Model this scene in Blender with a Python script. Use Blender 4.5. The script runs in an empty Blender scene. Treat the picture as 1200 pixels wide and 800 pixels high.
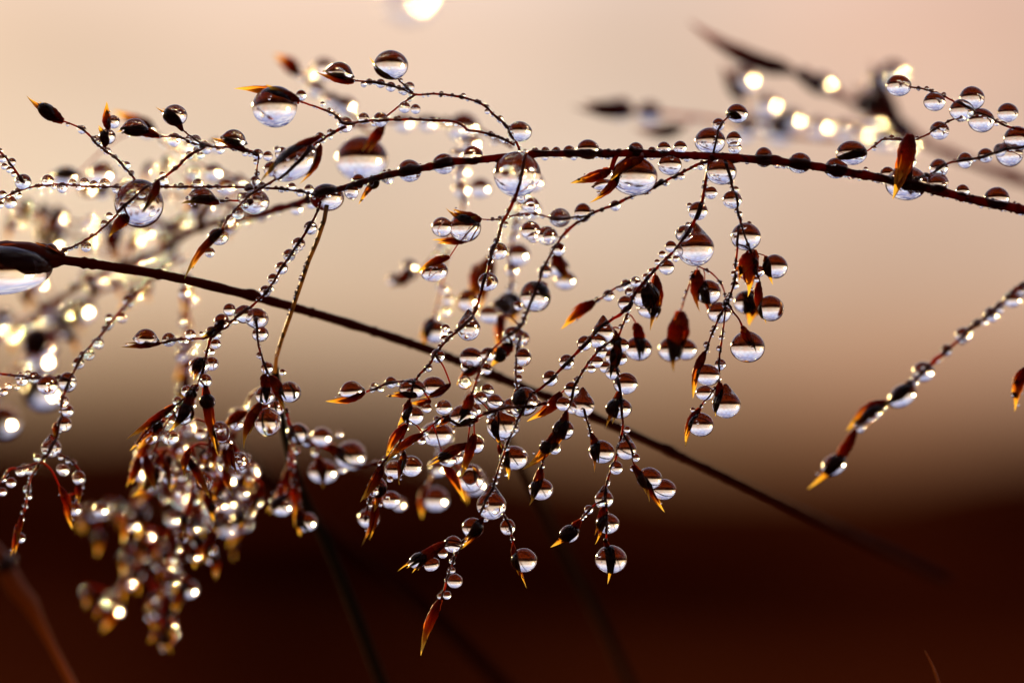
import bpy, math, random
from math import radians as R, sin, cos, pi
from mathutils import Vector, Matrix, noise

# ------------------------------------------------------------------ scale: a macro scene, 1 unit is about 7 cm, U = one small unit
U = 0.001
DF = 3.3333            # focus distance
PITCH = math.atan(105/3333)
scn = bpy.context.scene
COL = scn.collection

# ------------------------------------------------------------------ camera
cam = bpy.data.cameras.new('camera'); cam_o = bpy.data.objects.new('camera', cam); COL.objects.link(cam_o)
cam.sensor_width = 36; cam.lens = 100; cam.clip_start = 0.01; cam.clip_end = 20000
cam_o.location = (0, -DF, 0); cam_o.rotation_euler = (pi/2 + PITCH, 0, 0)
cam.dof.use_dof = True; cam.dof.focus_distance = DF; cam.dof.aperture_fstop = 0.43; cam.dof.aperture_blades = 0
scn.camera = cam_o

# ------------------------------------------------------------------ sky, sun, exposure
SUN_AZ, SUN_EL = R(-27), R(9)
w = bpy.data.worlds.new("World"); scn.world = w; w.use_nodes = True
nt = w.node_tree; N = nt.nodes; L = nt.links
bg = N['Background']; bg.inputs['Strength'].default_value = 0.1
# the sky away from the low sun is dimmer
bk = N.new('ShaderNodeMapRange'); bk.inputs[1].default_value = -.45; bk.inputs[2].default_value = .55
bkc = N.new('ShaderNodeMix'); bkc.data_type = 'RGBA'; bkc.inputs[6].default_value = (.17, .060, .032, 1); bkc.inputs[7].default_value = (1, 1, 1, 1)
sky = N.new('ShaderNodeTexSky'); sky.sky_type = 'NISHITA'; sky.sun_disc = False
sky.sun_elevation = SUN_EL; sky.sun_rotation = SUN_AZ; sky.dust_density = 3.0; sky.ozone_density = 0.4
tc = N.new('ShaderNodeTexCoord'); sep = N.new('ShaderNodeSeparateXYZ'); L.new(tc.outputs['Generated'], sep.inputs[0])
# thin morning cloud: warm near the horizon, lavender blue higher up
ramp = N.new('ShaderNodeValToRGB'); L.new(sep.outputs['Z'], ramp.inputs[0])
cr = ramp.color_ramp; cr.interpolation = 'LINEAR'
stops = [(0.0, (.26, .105, .04)), (.014, (.40, .215, .115)), (.035, (.57, .40, .285)), (.07, (.69, .56, .455)), (.11, (.75, .58, .47)), (.16, (.80, .55, .42)),
         (.21, (1.08, 1.0, 1.02)), (.34, (.66, .70, 1.0)), (.60, (.20, .24, .52)), (.8, (.07, .08, .2)), (1.0, (.02, .025, .06))]
while len(cr.elements) < len(stops): cr.elements.new(0.5)
for e, (p, c) in zip(cr.elements, stops): e.position = p; e.color = (*c, 1)
mp = N.new('ShaderNodeMapping'); mp.inputs['Scale'].default_value = (1.6, 1.6, 6.5); L.new(tc.outputs['Generated'], mp.inputs[0])
nz = N.new('ShaderNodeTexNoise'); nz.inputs['Scale'].default_value = 1.6; nz.inputs['Detail'].default_value = 7; nz.inputs['Roughness'].default_value = .58
L.new(mp.outputs[0], nz.inputs[0])
cl = N.new('ShaderNodeMapRange'); cl.inputs[1].default_value = .46; cl.inputs[2].default_value = .56; L.new(nz.outputs[0], cl.inputs[0])
hi = N.new('ShaderNodeMapRange'); hi.inputs[1].default_value = .14; hi.inputs[2].default_value = .34; hi.inputs[4].default_value = .8; L.new(sep.outputs['Z'], hi.inputs[0])
cm = N.new('ShaderNodeMath'); cm.operation = 'MULTIPLY'; L.new(cl.outputs[0], cm.inputs[0]); L.new(hi.outputs[0], cm.inputs[1])
mixc = N.new('ShaderNodeMix'); mixc.data_type = 'RGBA'; L.new(cm.outputs[0], mixc.inputs[0]); L.new(ramp.outputs[0], mixc.inputs[6]); mixc.inputs[7].default_value = (1.25, 1.18, 1.18, 1)
# low soft streaks: broad faint tone differences in the warm band
mp2 = N.new('ShaderNodeMapping'); mp2.inputs['Scale'].default_value = (5, 5, 16); mp2.inputs['Rotation'].default_value = (0, R(-14), 0); L.new(tc.outputs['Generated'], mp2.inputs[0])
n2 = N.new('ShaderNodeTexNoise'); n2.inputs['Scale'].default_value = 2.2; n2.inputs['Detail'].default_value = 2; L.new(mp2.outputs[0], n2.inputs[0])
m2 = N.new('ShaderNodeMapRange'); m2.inputs[1].default_value = .34; m2.inputs[2].default_value = .66; m2.inputs[3].default_value = 7.4; m2.inputs[4].default_value = 11.6; L.new(n2.outputs[0], m2.inputs[0])
L.new(sep.outputs['Y'], bk.inputs[0])
L.new(bk.outputs[0], bkc.inputs[0])
sc10 = N.new('ShaderNodeVectorMath'); sc10.operation = 'SCALE'; L.new(mixc.outputs[2], sc10.inputs[0]); L.new(m2.outputs[0], sc10.inputs['Scale'])
tint = N.new('ShaderNodeVectorMath'); tint.operation = 'MULTIPLY'; L.new(sc10.outputs[0], tint.inputs[0]); L.new(bkc.outputs[2], tint.inputs[1])
# rosy against straw coloured veils
n3 = N.new('ShaderNodeTexNoise'); n3.inputs['Scale'].default_value = 5.5; n3.inputs['Detail'].default_value = 2; L.new(tc.outputs['Generated'], n3.inputs[0])
m3_ = N.new('ShaderNodeMapRange'); m3_.inputs[1].default_value = .42; m3_.inputs[2].default_value = .6; L.new(n3.outputs[0], m3_.inputs[0])
rosy = N.new('ShaderNodeMix'); rosy.data_type = 'RGBA'; L.new(m3_.outputs[0], rosy.inputs[0]); rosy.inputs[6].default_value = (1, 1, 1, 1); rosy.inputs[7].default_value = (1.04, .90, .86, 1)
tint2 = N.new('ShaderNodeVectorMath'); tint2.operation = 'MULTIPLY'; L.new(tint.outputs[0], tint2.inputs[0]); L.new(rosy.outputs[2], tint2.inputs[1])
mixs = N.new('ShaderNodeMix'); mixs.data_type = 'RGBA'; mixs.inputs[0].default_value = .93
L.new(sky.outputs[0], mixs.inputs[6]); L.new(tint2.outputs[0], mixs.inputs[7]); L.new(mixs.outputs[2], bg.inputs[0])

sun = bpy.data.lights.new('sun', 'SUN'); sun.energy = 5.0; sun.angle = R(0.5); sun.color = (1, .68, .28)
sun_o = bpy.data.objects.new('sun', sun); COL.objects.link(sun_o)
S = Vector((sin(SUN_AZ)*cos(SUN_EL), cos(SUN_AZ)*cos(SUN_EL), sin(SUN_EL)))
sun_o.rotation_euler = S.to_track_quat('Z', 'Y').to_euler()
vs = scn.view_settings; vs.view_transform = 'Standard'; vs.look = 'None'; vs.exposure = 0.0; vs.gamma = 1; vs.use_curve_mapping = False
cy = scn.cycles
cy.max_bounces = 14; cy.transmission_bounces = 12; cy.glossy_bounces = 4; cy.diffuse_bounces = 2; cy.transparent_max_bounces = 4
cy.sample_clamp_indirect = 0; cy.sample_clamp_direct = 0; cy.blur_glossy = 0.0
cy.caustics_refractive = False; cy.caustics_reflective = False
cy.use_denoising = True; cy.use_adaptive_sampling = False; cy.light_sampling_threshold = 0.0
try: cy.denoiser = 'OPENIMAGEDENOISE'
except Exception: pass

# ------------------------------------------------------------------ materials
def mat(name):
    m = bpy.data.materials.new(name); m.use_nodes = True
    m.node_tree.nodes.clear(); out = m.node_tree.nodes.new('ShaderNodeOutputMaterial')
    return m, m.node_tree.nodes, m.node_tree.links, out

def water_material(WATER_ROUGH=0.14):
    m, n, l, out = mat('dew_water')
    g = n.new('ShaderNodeBsdfGlass'); g.distribution = 'BECKMANN'; g.inputs['IOR'].default_value = 1.333; g.inputs['Roughness'].default_value = WATER_ROUGH
    g.inputs['Color'].default_value = (.98, .98, .985, 1)
    l.new(g.outputs[0], out.inputs[0]); return m
WATER_ROUGH = 0.14
WATER = water_material()
WATER_FAR = water_material(0.20)

def straw_material(name, stops, trans, rough=.38, scale=260, spec=.5):
    """dry grass tissue; the colour runs along the piece (attribute 'along': base 0, tip 1)"""
    m, n, l, out = mat(name)
    at = n.new('ShaderNodeAttribute'); at.attribute_name = 'along'
    tcn = n.new('ShaderNodeTexCoord'); no = n.new('ShaderNodeTexNoise'); no.inputs['Scale'].default_value = scale; no.inputs['Detail'].default_value = 3
    l.new(tcn.outputs['Object'], no.inputs[0])
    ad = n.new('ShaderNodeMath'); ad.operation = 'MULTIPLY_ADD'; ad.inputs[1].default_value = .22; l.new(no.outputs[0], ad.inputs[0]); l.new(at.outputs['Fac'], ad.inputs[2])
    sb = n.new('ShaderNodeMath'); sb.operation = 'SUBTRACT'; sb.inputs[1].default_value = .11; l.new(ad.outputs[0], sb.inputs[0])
    r = n.new('ShaderNodeValToRGB'); l.new(sb.outputs[0], r.inputs[0])
    while len(r.color_ramp.elements) < len(stops): r.color_ramp.elements.new(.5)
    for e, (p, c) in zip(r.color_ramp.elements, stops): e.position = p; e.color = (*c, 1)
    b = n.new('ShaderNodeBsdfPrincipled'); b.inputs['Roughness'].default_value = rough; b.inputs['Specular IOR Level'].default_value = spec
    l.new(r.outputs[0], b.inputs['Base Color'])
    t = n.new('ShaderNodeBsdfTranslucent'); l.new(r.outputs[0], t.inputs[0])
    mx = n.new('ShaderNodeMixShader'); mx.inputs[0].default_value = trans
    l.new(b.outputs[0], mx.inputs[1]); l.new(t.outputs[0], mx.inputs[2]); l.new(mx.outputs[0], out.inputs[0])
    bp = n.new('ShaderNodeBump'); bp.inputs['Strength'].default_value = .25; bp.inputs['Distance'].default_value = .0006; l.new(no.outputs[0], bp.inputs['Height']); l.new(bp.outputs[0], b.inputs['Normal'])
    return m
GLUME = straw_material('glume', [(0, (.34, .036, .010)), (.26, (.44, .048, .010)), (.42, (.74, .13, .012)), (.6, (.95, .30, .02)), (.8, (.98, .56, .05)), (1, (.98, .68, .14))], .82)
SEED = straw_material('floret', [(0, (.30, .030, .012)), (.6, (.34, .034, .011)), (1, (.55, .10, .015))], .6)
DARK_SEED = straw_material('dark_floret', [(0, (.12, .014, .010)), (1, (.30, .05, .02))], .4)
STEM = straw_material('red_stem', [(0, (.38, .034, .012)), (.5, (.40, .034, .012)), (1, (.44, .042, .012))], .6, rough=.4, spec=.25)
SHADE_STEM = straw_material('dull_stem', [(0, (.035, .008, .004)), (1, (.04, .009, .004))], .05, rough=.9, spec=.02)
LONG_STEM = straw_material('long_stem', [(0, (.022, .004, .002)), (.3, (.07, .016, .008)), (.6, (.13, .026, .012)), (1, (.16, .020, .008))], .3, rough=.7, spec=.06)  # fade-out painted into the colour: far end darkened to match the dark ground
THIN = straw_material('thin_branch', [(0, (.55, .055, .015)), (1, (.70, .09, .018))], .72, rough=.36, spec=.35)
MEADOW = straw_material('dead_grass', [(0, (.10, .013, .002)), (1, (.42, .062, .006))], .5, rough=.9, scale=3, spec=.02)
PALE = straw_material('pale_straw', [(0, (.55, .36, .14)), (1, (.62, .40, .15))], .65, rough=.35)
DRY = straw_material('dry_leaf', [(0, (.22, .09, .03)), (1, (.55, .26, .07))], .55, scale=60)
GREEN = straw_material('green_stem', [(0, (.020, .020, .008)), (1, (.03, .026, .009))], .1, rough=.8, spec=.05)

def ground_material(name, c1, c2, scale):
    m, n, l, out = mat(name)
    tcn = n.new('ShaderNodeTexCoord'); no = n.new('ShaderNodeTexNoise'); no.inputs['Scale'].default_value = scale; no.inputs['Detail'].default_value = 5
    l.new(tcn.outputs['Object'], no.inputs[0])
    mr = n.new('ShaderNodeMapRange'); mr.inputs[1].default_value = .42; mr.inputs[2].default_value = .68; l.new(no.outputs[0], mr.inputs[0])
    mx = n.new('ShaderNodeMix'); mx.data_type = 'RGBA'; l.new(mr.outputs[0], mx.inputs[0]); mx.inputs[6].default_value = (*c1, 1); mx.inputs[7].default_value = (*c2, 1)
    b = n.new('ShaderNodeBsdfPrincipled'); b.inputs['Roughness'].default_value = 1; b.inputs['Specular IOR Level'].default_value = 0; l.new(mx.outputs[2], b.inputs['Base Color'])
    l.new(b.outputs[0], out.inputs[0]); return m

# ------------------------------------------------------------------ placing: measured positions on the photograph, each with its own distance
CP, SP = cos(PITCH), sin(PITCH)
DEP = .76
def P(u, v, d=0):
    d *= DEP
    k = 1 + d*U/DF
    f = DF + d*U; a = (u-600)*U*k; b = (400-v)*U*k
    return Vector((a, -DF + f*CP - b*SP, f*SP + b*CP))
def K(d): return (1 + d*DEP*U/DF)*U

def tag(o, label=None, cat=None, group=None, kind=None):
    if label: o['label'] = label
    if cat: o['category'] = cat
    if group: o['group'] = group
    if kind: o['kind'] = kind
    return o
def empty(name, loc):
    o = bpy.data.objects.new(name, None); COL.objects.link(o); o.location = loc; o.empty_display_size = .02; return o

class MB:
    def __init__(s): s.v = []; s.f = []; s.a = []; s.mi = []
    def ring_tube(s, pts, rad, seg=7, mi=0, along=None, cap=True):
        base = len(s.v); n = len(pts); T = []
        for i in range(n):
            t = (pts[min(i+1, n-1)] - pts[max(i-1, 0)]); T.append(t.normalized() if t.length > 1e-9 else Vector((0, 0, 1)))
        up = Vector((0, 1, 0)) if abs(T[0].y) < .9 else Vector((1, 0, 0))
        for i in range(n):
            x = up.cross(T[i]).normalized(); up = T[i].cross(x).normalized()
            for k in range(seg):
                a = 2*pi*k/seg; s.v.append(pts[i] + (x*cos(a) + up*sin(a))*rad[i]); s.a.append(along[i] if along else i/(n-1))
        for i in range(n-1):
            for k in range(seg):
                a = base+i*seg+k; b = base+i*seg+(k+1) % seg; s.f.append((a, b, b+seg, a+seg)); s.mi.append(mi)
        if cap:
            s.f.append(tuple(base+k for k in range(seg))[::-1]); s.mi.append(mi)
            s.f.append(tuple(base+(n-1)*seg+k for k in range(seg))); s.mi.append(mi)
    def build(s, name, mats, parent=None, origin=None):
        if origin is None: origin = Vector((0, 0, 0))
        me = bpy.data.meshes.new(name)
        me.from_pydata([tuple(p - origin) for p in s.v], [], s.f)
        for m in (mats if isinstance(mats, (list, tuple)) else [mats]): me.materials.append(m)
        me.polygons.foreach_set('material_index', s.mi); me.polygons.foreach_set('use_smooth', [True]*len(s.f))
        at = me.attributes.new('along', 'FLOAT', 'POINT'); at.data.foreach_set('value', s.a)
        me.update()
        o = bpy.data.objects.new(name, me); COL.objects.link(o)
        o.location = origin
        if parent:
            q = parent; off = Vector(origin)
            while q: off -= q.location; q = q.parent
            o.parent = parent; o.location = off
        return o

def smooth(pts, step):
    """Catmull-Rom through measured points, resampled about every step"""
    out = []
    n = len(pts)
    for i in range(n-1):
        p0 = pts[max(i-1, 0)]; p1 = pts[i]; p2 = pts[i+1]; p3 = pts[min(i+2, n-1)]
        m = max(1, int((p2-p1).length/step))
        for j in range(m):
            t = j/m
            out.append(.5*((2*p1) + (p2-p0)*t + (2*p0-5*p1+4*p2-p3)*t*t + (3*p1-p0-3*p2+p3)*t**3))
    out.append(pts[-1].copy()); return out

rng = random.Random(7)
F_BODY = [(0, .16), (.06, .36), (.16, .74), (.28, .97), (.4, 1), (.52, .86), (.64, .6), (.69, .3), (.74, .06)]
def interp(tab, t):
    for (a, x), (b, y) in zip(tab, tab[1:]):
        if t <= b: return x + (y-x)*(t-a)/(b-a)
    return tab[-1][1]
F_GL = [(0, .2), (.08, .5), (.2, .88), (.35, 1.07), (.5, 1.0), (.62, .78), (.74, .58), (.84, .42), (.93, .21), (1, .01)]
def spikelet(mb, base, tip, wd, r, fat=1.0):
    """seed body wrapped by two open glumes that run out in a thin bright point"""
    ax = tip-base; Ln = ax.length; ax.normalize()
    n = Vector((0, -1, 0)); s = ax.cross(n).normalized(); n = s.cross(ax).normalized()
    rot = r.uniform(0, 2*pi); bend = r.uniform(-.12, .12)*Ln
    def pt(t, phi, rad, off=Vector((0, 0, 0))):
        c = base + ax*(Ln*t) + s*(bend*sin(t*pi)*.8) + off
        return c + (s*cos(phi) + n*sin(phi)*.8)*rad
    NS, NP = 14, 12; b0 = len(mb.v)
    for i in range(NS):
        t = .02 + .72*i/(NS-1)
        for k in range(NP):
            ph = 2*pi*k/NP; mb.v.append(pt(t, ph, wd*.35*fat*interp(F_BODY, t)*(1+.05*cos(5*ph)))); mb.a.append(t)
    for i in range(NS-1):
        for k in range(NP):
            a = b0+i*NP+k; b = b0+i*NP+(k+1) % NP; mb.f.append((a, b, b+NP, a+NP)); mb.mi.append(1)
    for q, (ln, spread, flare) in enumerate(((1.0, 1.75, 0.0), (r.uniform(.68, .92), 1.6, r.uniform(.1, .36)), (r.uniform(.3, .5), 1.2, r.uniform(.1, .3)), (r.uniform(.25, .62), 1.0, r.uniform(.15, .5)))):
        ph0 = rot + q*pi + (q > 1)*1.3 + r.uniform(-.3, .3); NS2, NQ = 18, 11; b0 = len(mb.v)
        for i in range(NS2):
            t = i/(NS2-1); sp = spread*(1-.55*t**3)
            rad = wd*(.44 if q < 2 else .52*ln**.3)*interp(F_GL, t if q < 2 else min(1, t*(.45+.55*t)+.08*(1-t)))*(1 + .05*sin(i*1.7+q*2))
            off = (s*cos(ph0)+n*sin(ph0))*(flare*wd*t**3*1.2)
            for k in range(NQ):
                ph = ph0 + sp*(2*k/(NQ-1)-1)
                ridge = 1 + (.07 if k % 2 else -.02) + (.05 if k == NQ//2 else 0)
                mb.v.append(pt(t*ln, ph, rad*ridge, off)); mb.a.append(t)
        for i in range(NS2-1):
            for k in range(NQ-1):
                a = b0+i*NQ+k; mb.f.append((a, a+1, a+1+NQ, a+NQ)); mb.mi.append(0)

# ------------------------------------------------------------------ drop shapes (shared meshes, unit radius)
def drop_mesh(name, fn, sub):
    import bmesh
    bm = bmesh.new(); bmesh.ops.create_icosphere(bm, subdivisions=sub, radius=1)
    for v in bm.verts: v.co = fn(v.co.copy())
    me = bpy.data.meshes.new(name); bm.to_mesh(me); bm.free(); me.materials.append(WATER)
    me.polygons.foreach_set('use_smooth', [True]*len(me.polygons)); return me
def f_bead(k):
    def f(p):
        q = noise.noise(p*.9 + Vector((k*7.1, 0, 0)))*.035
        z = p.z*(1.0 + .03*(p.z < 0)); s = 1 - .04*max(0, p.z)
        sx = (1, 1.07, .95, 1.03)[k % 4]; sz = (1, .93, 1.06, .97)[k % 4]; return Vector((p.x*s*sx, p.y*s, z*sz))*(1+q)
    return f
def f_tear(p):
    z = p.z; s = 1 - .42*max(0, z)**2; zz = z*(1 + .42*max(0, z)**3)
    return Vector((p.x*s, p.y*s, zz))
def f_dome(p):
    z = p.z if p.z > 0 else p.z*.5
    s = 1 + .22*max(0, 1-abs(p.z)*2)**1.5 if p.z < .5 else 1
    return Vector((p.x*s, p.y*.85, z*.95))
MESH = {'b': [drop_mesh('bead', f_bead(k), 4) for k in range(4)], 't': [drop_mesh('tear', f_tear, 5)], 'd': [drop_mesh('dome', f_dome, 5)], 'B': [drop_mesh('ball', f_bead(9), 6)]}

for kk_ in ('b', 'B'):
    MESH['far' + kk_] = [MESH[kk_][0].copy()]; MESH['far' + kk_][0].materials[0] = WATER_FAR
DROPS = []     # (radius, location, shape, angle, ratio, label, group)
def size_word(r): return 'big' if r >= 18 else 'plump' if r >= 12 else 'mid-sized' if r >= 7.5 else 'small' if r >= 4.6 else 'tiny'
ORD = 'first second third fourth fifth sixth seventh eighth ninth tenth eleventh twelfth thirteenth fourteenth fifteenth sixteenth seventeenth eighteenth nineteenth twentieth'.split()
ORD += ['twenty-' + x for x in ORD[:9]] + ['thirtieth'] + ['thirty-' + x for x in ORD[:9]] + ['fortieth'] + ['forty-' + x for x in ORD[:9]]

def panicle(name, label, cat, root, mats_stem=None):
    o = empty(name, root); tag(o, label, cat); return o

MICRO = {}
def branch(parent, phrase, pts, r0, r1, beads=(), spikes=(), drops=(), mat=None, name='branch', wob=.6, micro=1.0, auto=None):
    """one branch with its spikelets as children; beads and drops stay things of their own"""
    W = [P(*p) for p in pts]; dm = sum(p[2] for p in pts)/len(pts)
    C = smooth(W, 4*K(dm))
    n = len(C)
    for i in range(1, n-1):
        C[i] = C[i] + Vector((rng.uniform(-1, 1), rng.uniform(-1, 1), rng.uniform(-1, 1)))*wob*K(dm)*.45
    rad = []
    for i in range(n):
        t = i/(n-1); q = 1 + .22*noise.noise(C[i]*55) + (.28 if rng.random() < .07 else 0)
        rad.append((r0+(r1-r0)*t)*K(dm)*q)
    if name == 'stem':      # nodes, each with a slight kink
        for q in (.17, .39, .58, .81):
            c = int(q*n)
            for i in range(max(1, c-4), min(n-1, c+5)):
                g = math.exp(-((i-c)/1.9)**2); rad[i] *= 1 + .34*g; C[i] = C[i] + Vector((0, 0, .0012*g))
    mb = MB(); mb.ring_tube(C, rad, 8)
    # nearest point helper in measured space
    Q = []
    for (a, b) in zip(pts, pts[1:]):
        m = max(2, int(math.hypot(b[0]-a[0], b[1]-a[1])/3))
        for j in range(m): t = j/m; Q.append(tuple(a[k]+(b[k]-a[k])*t for k in range(3)))
    Q.append(pts[-1])
    def near(u, v): return min(range(len(Q)), key=lambda i: (Q[i][0]-u)**2+(Q[i][1]-v)**2)
    sp_objs = []
    for s in spikes:
        bu, bv, tu, tv, wd = s[:5]; dd = s[5] if len(s) > 5 else 0
        i = near(bu, bv); d = Q[i][2] + dd
        dist = math.hypot(Q[i][0]-bu, Q[i][1]-bv)
        if dist > 2.5:
            i2 = max(0, i-int(min(dist*.5, 14)/3)); a = P(*Q[i2]); b = P(bu, bv, d)
            mid = (a+b)/2 + Vector((0, 0, (.1 if tv > bv else -.05)*(a-b).length)) + Vector((rng.uniform(-1, 1), 0, rng.uniform(-1, 1)))*1.2*U
            pc = smooth([a, mid, b], 4*K(d)); mb.ring_tube(pc, [max(.55, r1*.8)*K(d)*(1+.15*noise.noise(p*60)) for p in pc], 7, along=[.3+.6*j/len(pc) for j in range(len(pc))])
        sp_objs.append((P(bu, bv, d), P(tu, tv, d + rng.uniform(-6, 6)), wd*K(d), bool(len(s) > 6)))
    bo = mb.build(name, mat or THIN, parent, W[0])
    for (b, t, wd, slim) in sp_objs:
        m2 = MB(); spikelet(m2, b, t, wd, rng, .75); m2.build('spikelet', [DARK_SEED, DARK_SEED] if parent.get('label', '').startswith('third') else [GLUME, SEED], bo, b)
    if auto is None and parent.name == 'grass_panicle' and micro > .4:
        ln_ = sum(math.hypot(b[0]-a[0], b[1]-a[1]) for a, b in zip(pts, pts[1:])); auto = (.04, .97, int(ln_/11), 1.7, 4.0)
    # beads and drops
    items = []
    for s in beads: items.append(('b', s))
    for s in drops: items.append((s[3] if len(s) > 3 else 'B', s))
    if auto:
        t0, t1, cnt, ra, rb = auto[:5]; side = auto[5] if len(auto) > 5 else 0
        for j in range(cnt):
            tt = rng.random() if rng.random() < .4 else (round(rng.random()*cnt/5)*5+.5)/max(cnt, 5) + rng.gauss(0, .9/max(cnt, 1))
            i = int((t0 + (t1-t0)*min(1, max(0, tt)))*(len(Q)-1)); i = max(0, min(len(Q)-1, i)); rr = ra+(rb-ra)*rng.random()**1.6
            ii = min(i+1, len(Q)-1); i0 = max(0, ii-1); tx, ty = Q[ii][0]-Q[i0][0], Q[ii][1]-Q[i0][1]; l = math.hypot(tx, ty) or 1
            sd = side if side else rng.choice((-1, 1)); nx, ny = -ty/l*sd, tx/l*sd
            items.append(('b', (Q[i][0]+nx*rr*.55, Q[i][1]+ny*rr*.55+rr*.25, rr)))
    items = [(near(s[0], s[1]), k, s) for k, s in items]; items.sort(key=lambda x: x[0])
    for o_, (i, k, s) in enumerate(items):
        u, v, r = s[:3]; ang = s[4] if len(s) > 4 else 0; ratio = s[5] if len(s) > 5 else 1; dz = s[6] if len(s) > 6 else 0; lab = s[7] if len(s) > 7 else None
        d = Q[i][2] + dz
        if not lab: lab = ('auto', o_)
        DROPS.append((r, P(u, v, d), k, ang, ratio, lab, phrase, K(d), bool(dz)))
    # the fine film of beads too small to count
    if micro > 0:
        ml = MICRO.setdefault(parent.name, [])
        Lp = sum((C[i+1]-C[i]).length for i in range(n-1))/K(dm)
        for j in range(int(Lp/2.6*micro)):
            i = rng.randrange(n); ml.append((C[i] + Vector((rng.uniform(-1, 1), rng.uniform(-.6, .6), rng.uniform(-1.1, .7))).normalized()*rad[i]*1.1, (.7 + 2.3*rng.random()**2)*K(dm)))
        for (b, t, wd, slim) in sp_objs:
            for j in range(int(4*micro)):
                q = rng.uniform(.05, .85); ml.append((b.lerp(t, q) + Vector((rng.uniform(-1, 1), rng.uniform(-1, 1), rng.uniform(-1, 1))).normalized()*wd*.48*interp(F_GL, q), rng.uniform(.8, 2.0)*K(dm)))
    return bo

# ================================================================== THE SETTING
def polar_ground():
    mb = MB(); NR, NA = 60, 96
    for i in range(NR):
        r = 4*(5000/4)**(i/(NR-1))
        for j in range(NA):
            a = 2*pi*j/NA; x, y = r*sin(a), r*cos(a)
            mb.v.append(Vector((x, y, -6 + .25*noise.noise(Vector((x*.15, y*.15, 0)))*min(1, r/20)))); mb.a.append(0)
    for i in range(NR-1):
        for j in range(NA):
            a = i*NA+j; b = i*NA+(j+1) % NA; mb.f.append((a, a+NA, b+NA, b)); mb.mi.append(0)
    mb.v.append(Vector((0, 0, -6))); mb.a.append(0)
    for j in range(NA): mb.f.append((len(mb.v)-1, j, (j+1) % NA)); mb.mi.append(0)
    return mb
G = polar_ground().build('ground', ground_material('peat_ground', (.016, .0016, .0006), (.20, .042, .009), .055))
tag(G, kind='structure')
def ridge(name, prof, y0, depth, m):
    """a long low rise across the view; prof: (azimuth degrees, crest elevation degrees)"""
    mb = MB(); nx = 120; rows = [(0, -7), (.25, .35), (.5, .8), (.75, 1.0), (1.2, .6), (1.6, -7)]
    for (q, h) in rows:
        for i in range(nx+1):
            az = -50 + 100*i/nx; e = interp([(p, x) for p, x in prof], az) if az > prof[0][0] else prof[0][1]
            y = y0 + depth*q; x = y*math.tan(R(az)); zt = (y0+depth*.75)*math.tan(R(e))
            z = -7 if h == -7 else -6 + (zt+6)*h*(1 + .02*noise.noise(Vector((x*.01, q*3, 0))))
            mb.v.append(Vector((x, y, z))); mb.a.append(0)
    for r_ in range(len(rows)-1):
        for i in range(nx):
            a = r_*(nx+1)+i; mb.f.append((a, a+1, a+nx+2, a+nx+1)); mb.mi.append(0)
    o = mb.build(name, m); tag(o, kind='structure'); return o
ridge('hill', [(-50, 1.3), (-12, 1.15), (-9, .95), (-7, 1.1), (-5, .85), (-3.5, 1.15), (-2, .85), (0, .45), (2.5, .05), (5, -.35), (6.5, -.3), (8, .05), (9.5, .4), (12, .5), (50, .6)], 300, 300, ground_material('bracken_hill', (.034, .006, .002), (.12, .035, .01), .02))
ridge('near_rise', [(-50, -.1), (-10, -.2), (-6, -.5), (-3, -.2), (-1, -.8), (2, -1.3), (5, -1.0), (8, -1.3), (11, -.9), (50, -.6)], 70, 40, ground_material('heather_rise', (.022, .002, .0008), (.12, .020, .004), .07))

def meadow():
    """the dewy dead grass all round, below and behind the panicle"""
    rg = random.Random(5); a = MB(); b = MB()
    import bmesh
    bm = bmesh.new(); bmesh.ops.create_icosphere(bm, subdivisions=1, radius=1); iv = [x.co.copy() for x in bm.verts]; fi = [tuple(y.index for y in x.verts) for x in bm.faces]; bm.free()
    for j in range(5200):
        y = 2.5 + 32*rg.random()**1.3; x = rg.uniform(-1, 1)*(4 + y*.6); h = rg.uniform(.8, 2.3)
        base = Vector((x, y, -6)); lean = Vector((rg.uniform(-1, 1), rg.uniform(-.6, .6), 0))*h*.5; wv = Vector((rg.uniform(.02, .05), 0, 0)); b0 = len(a.v)
        for q in (0, .4, .75, 1):
            c = base + Vector((0, 0, h*(q - .25*q*q))) + lean*q*q
            a.v += [c - wv*(1-q*.95), c + wv*(1-q*.95)]; a.a += [q, q]
        for k in range(3): a.f.append((b0+2*k, b0+2*k+1, b0+2*k+3, b0+2*k+2)); a.mi.append(0)
        if rg.random() < .05:
            q = rg.uniform(.5, 1); c = base + Vector((0, -.03, h*(q-.25*q*q))) + lean*q*q; r = rg.uniform(.02, .05); v0 = len(b.v)
            b.v += [c + p*r for p in iv]; b.f += [tuple(i+v0 for i in t) for t in fi]
    b.a = [0.0]*len(b.v); b.mi = [0]*len(b.f)
    tag(a.build('meadow_grass', MEADOW), 'rust brown dead grass covering the ground far below the panicle', 'grass', None, 'stuff')
    tag(b.build('meadow_dew', WATER), 'dew glittering all over the dead grass far below', 'dew', None, 'stuff')
meadow()

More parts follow.
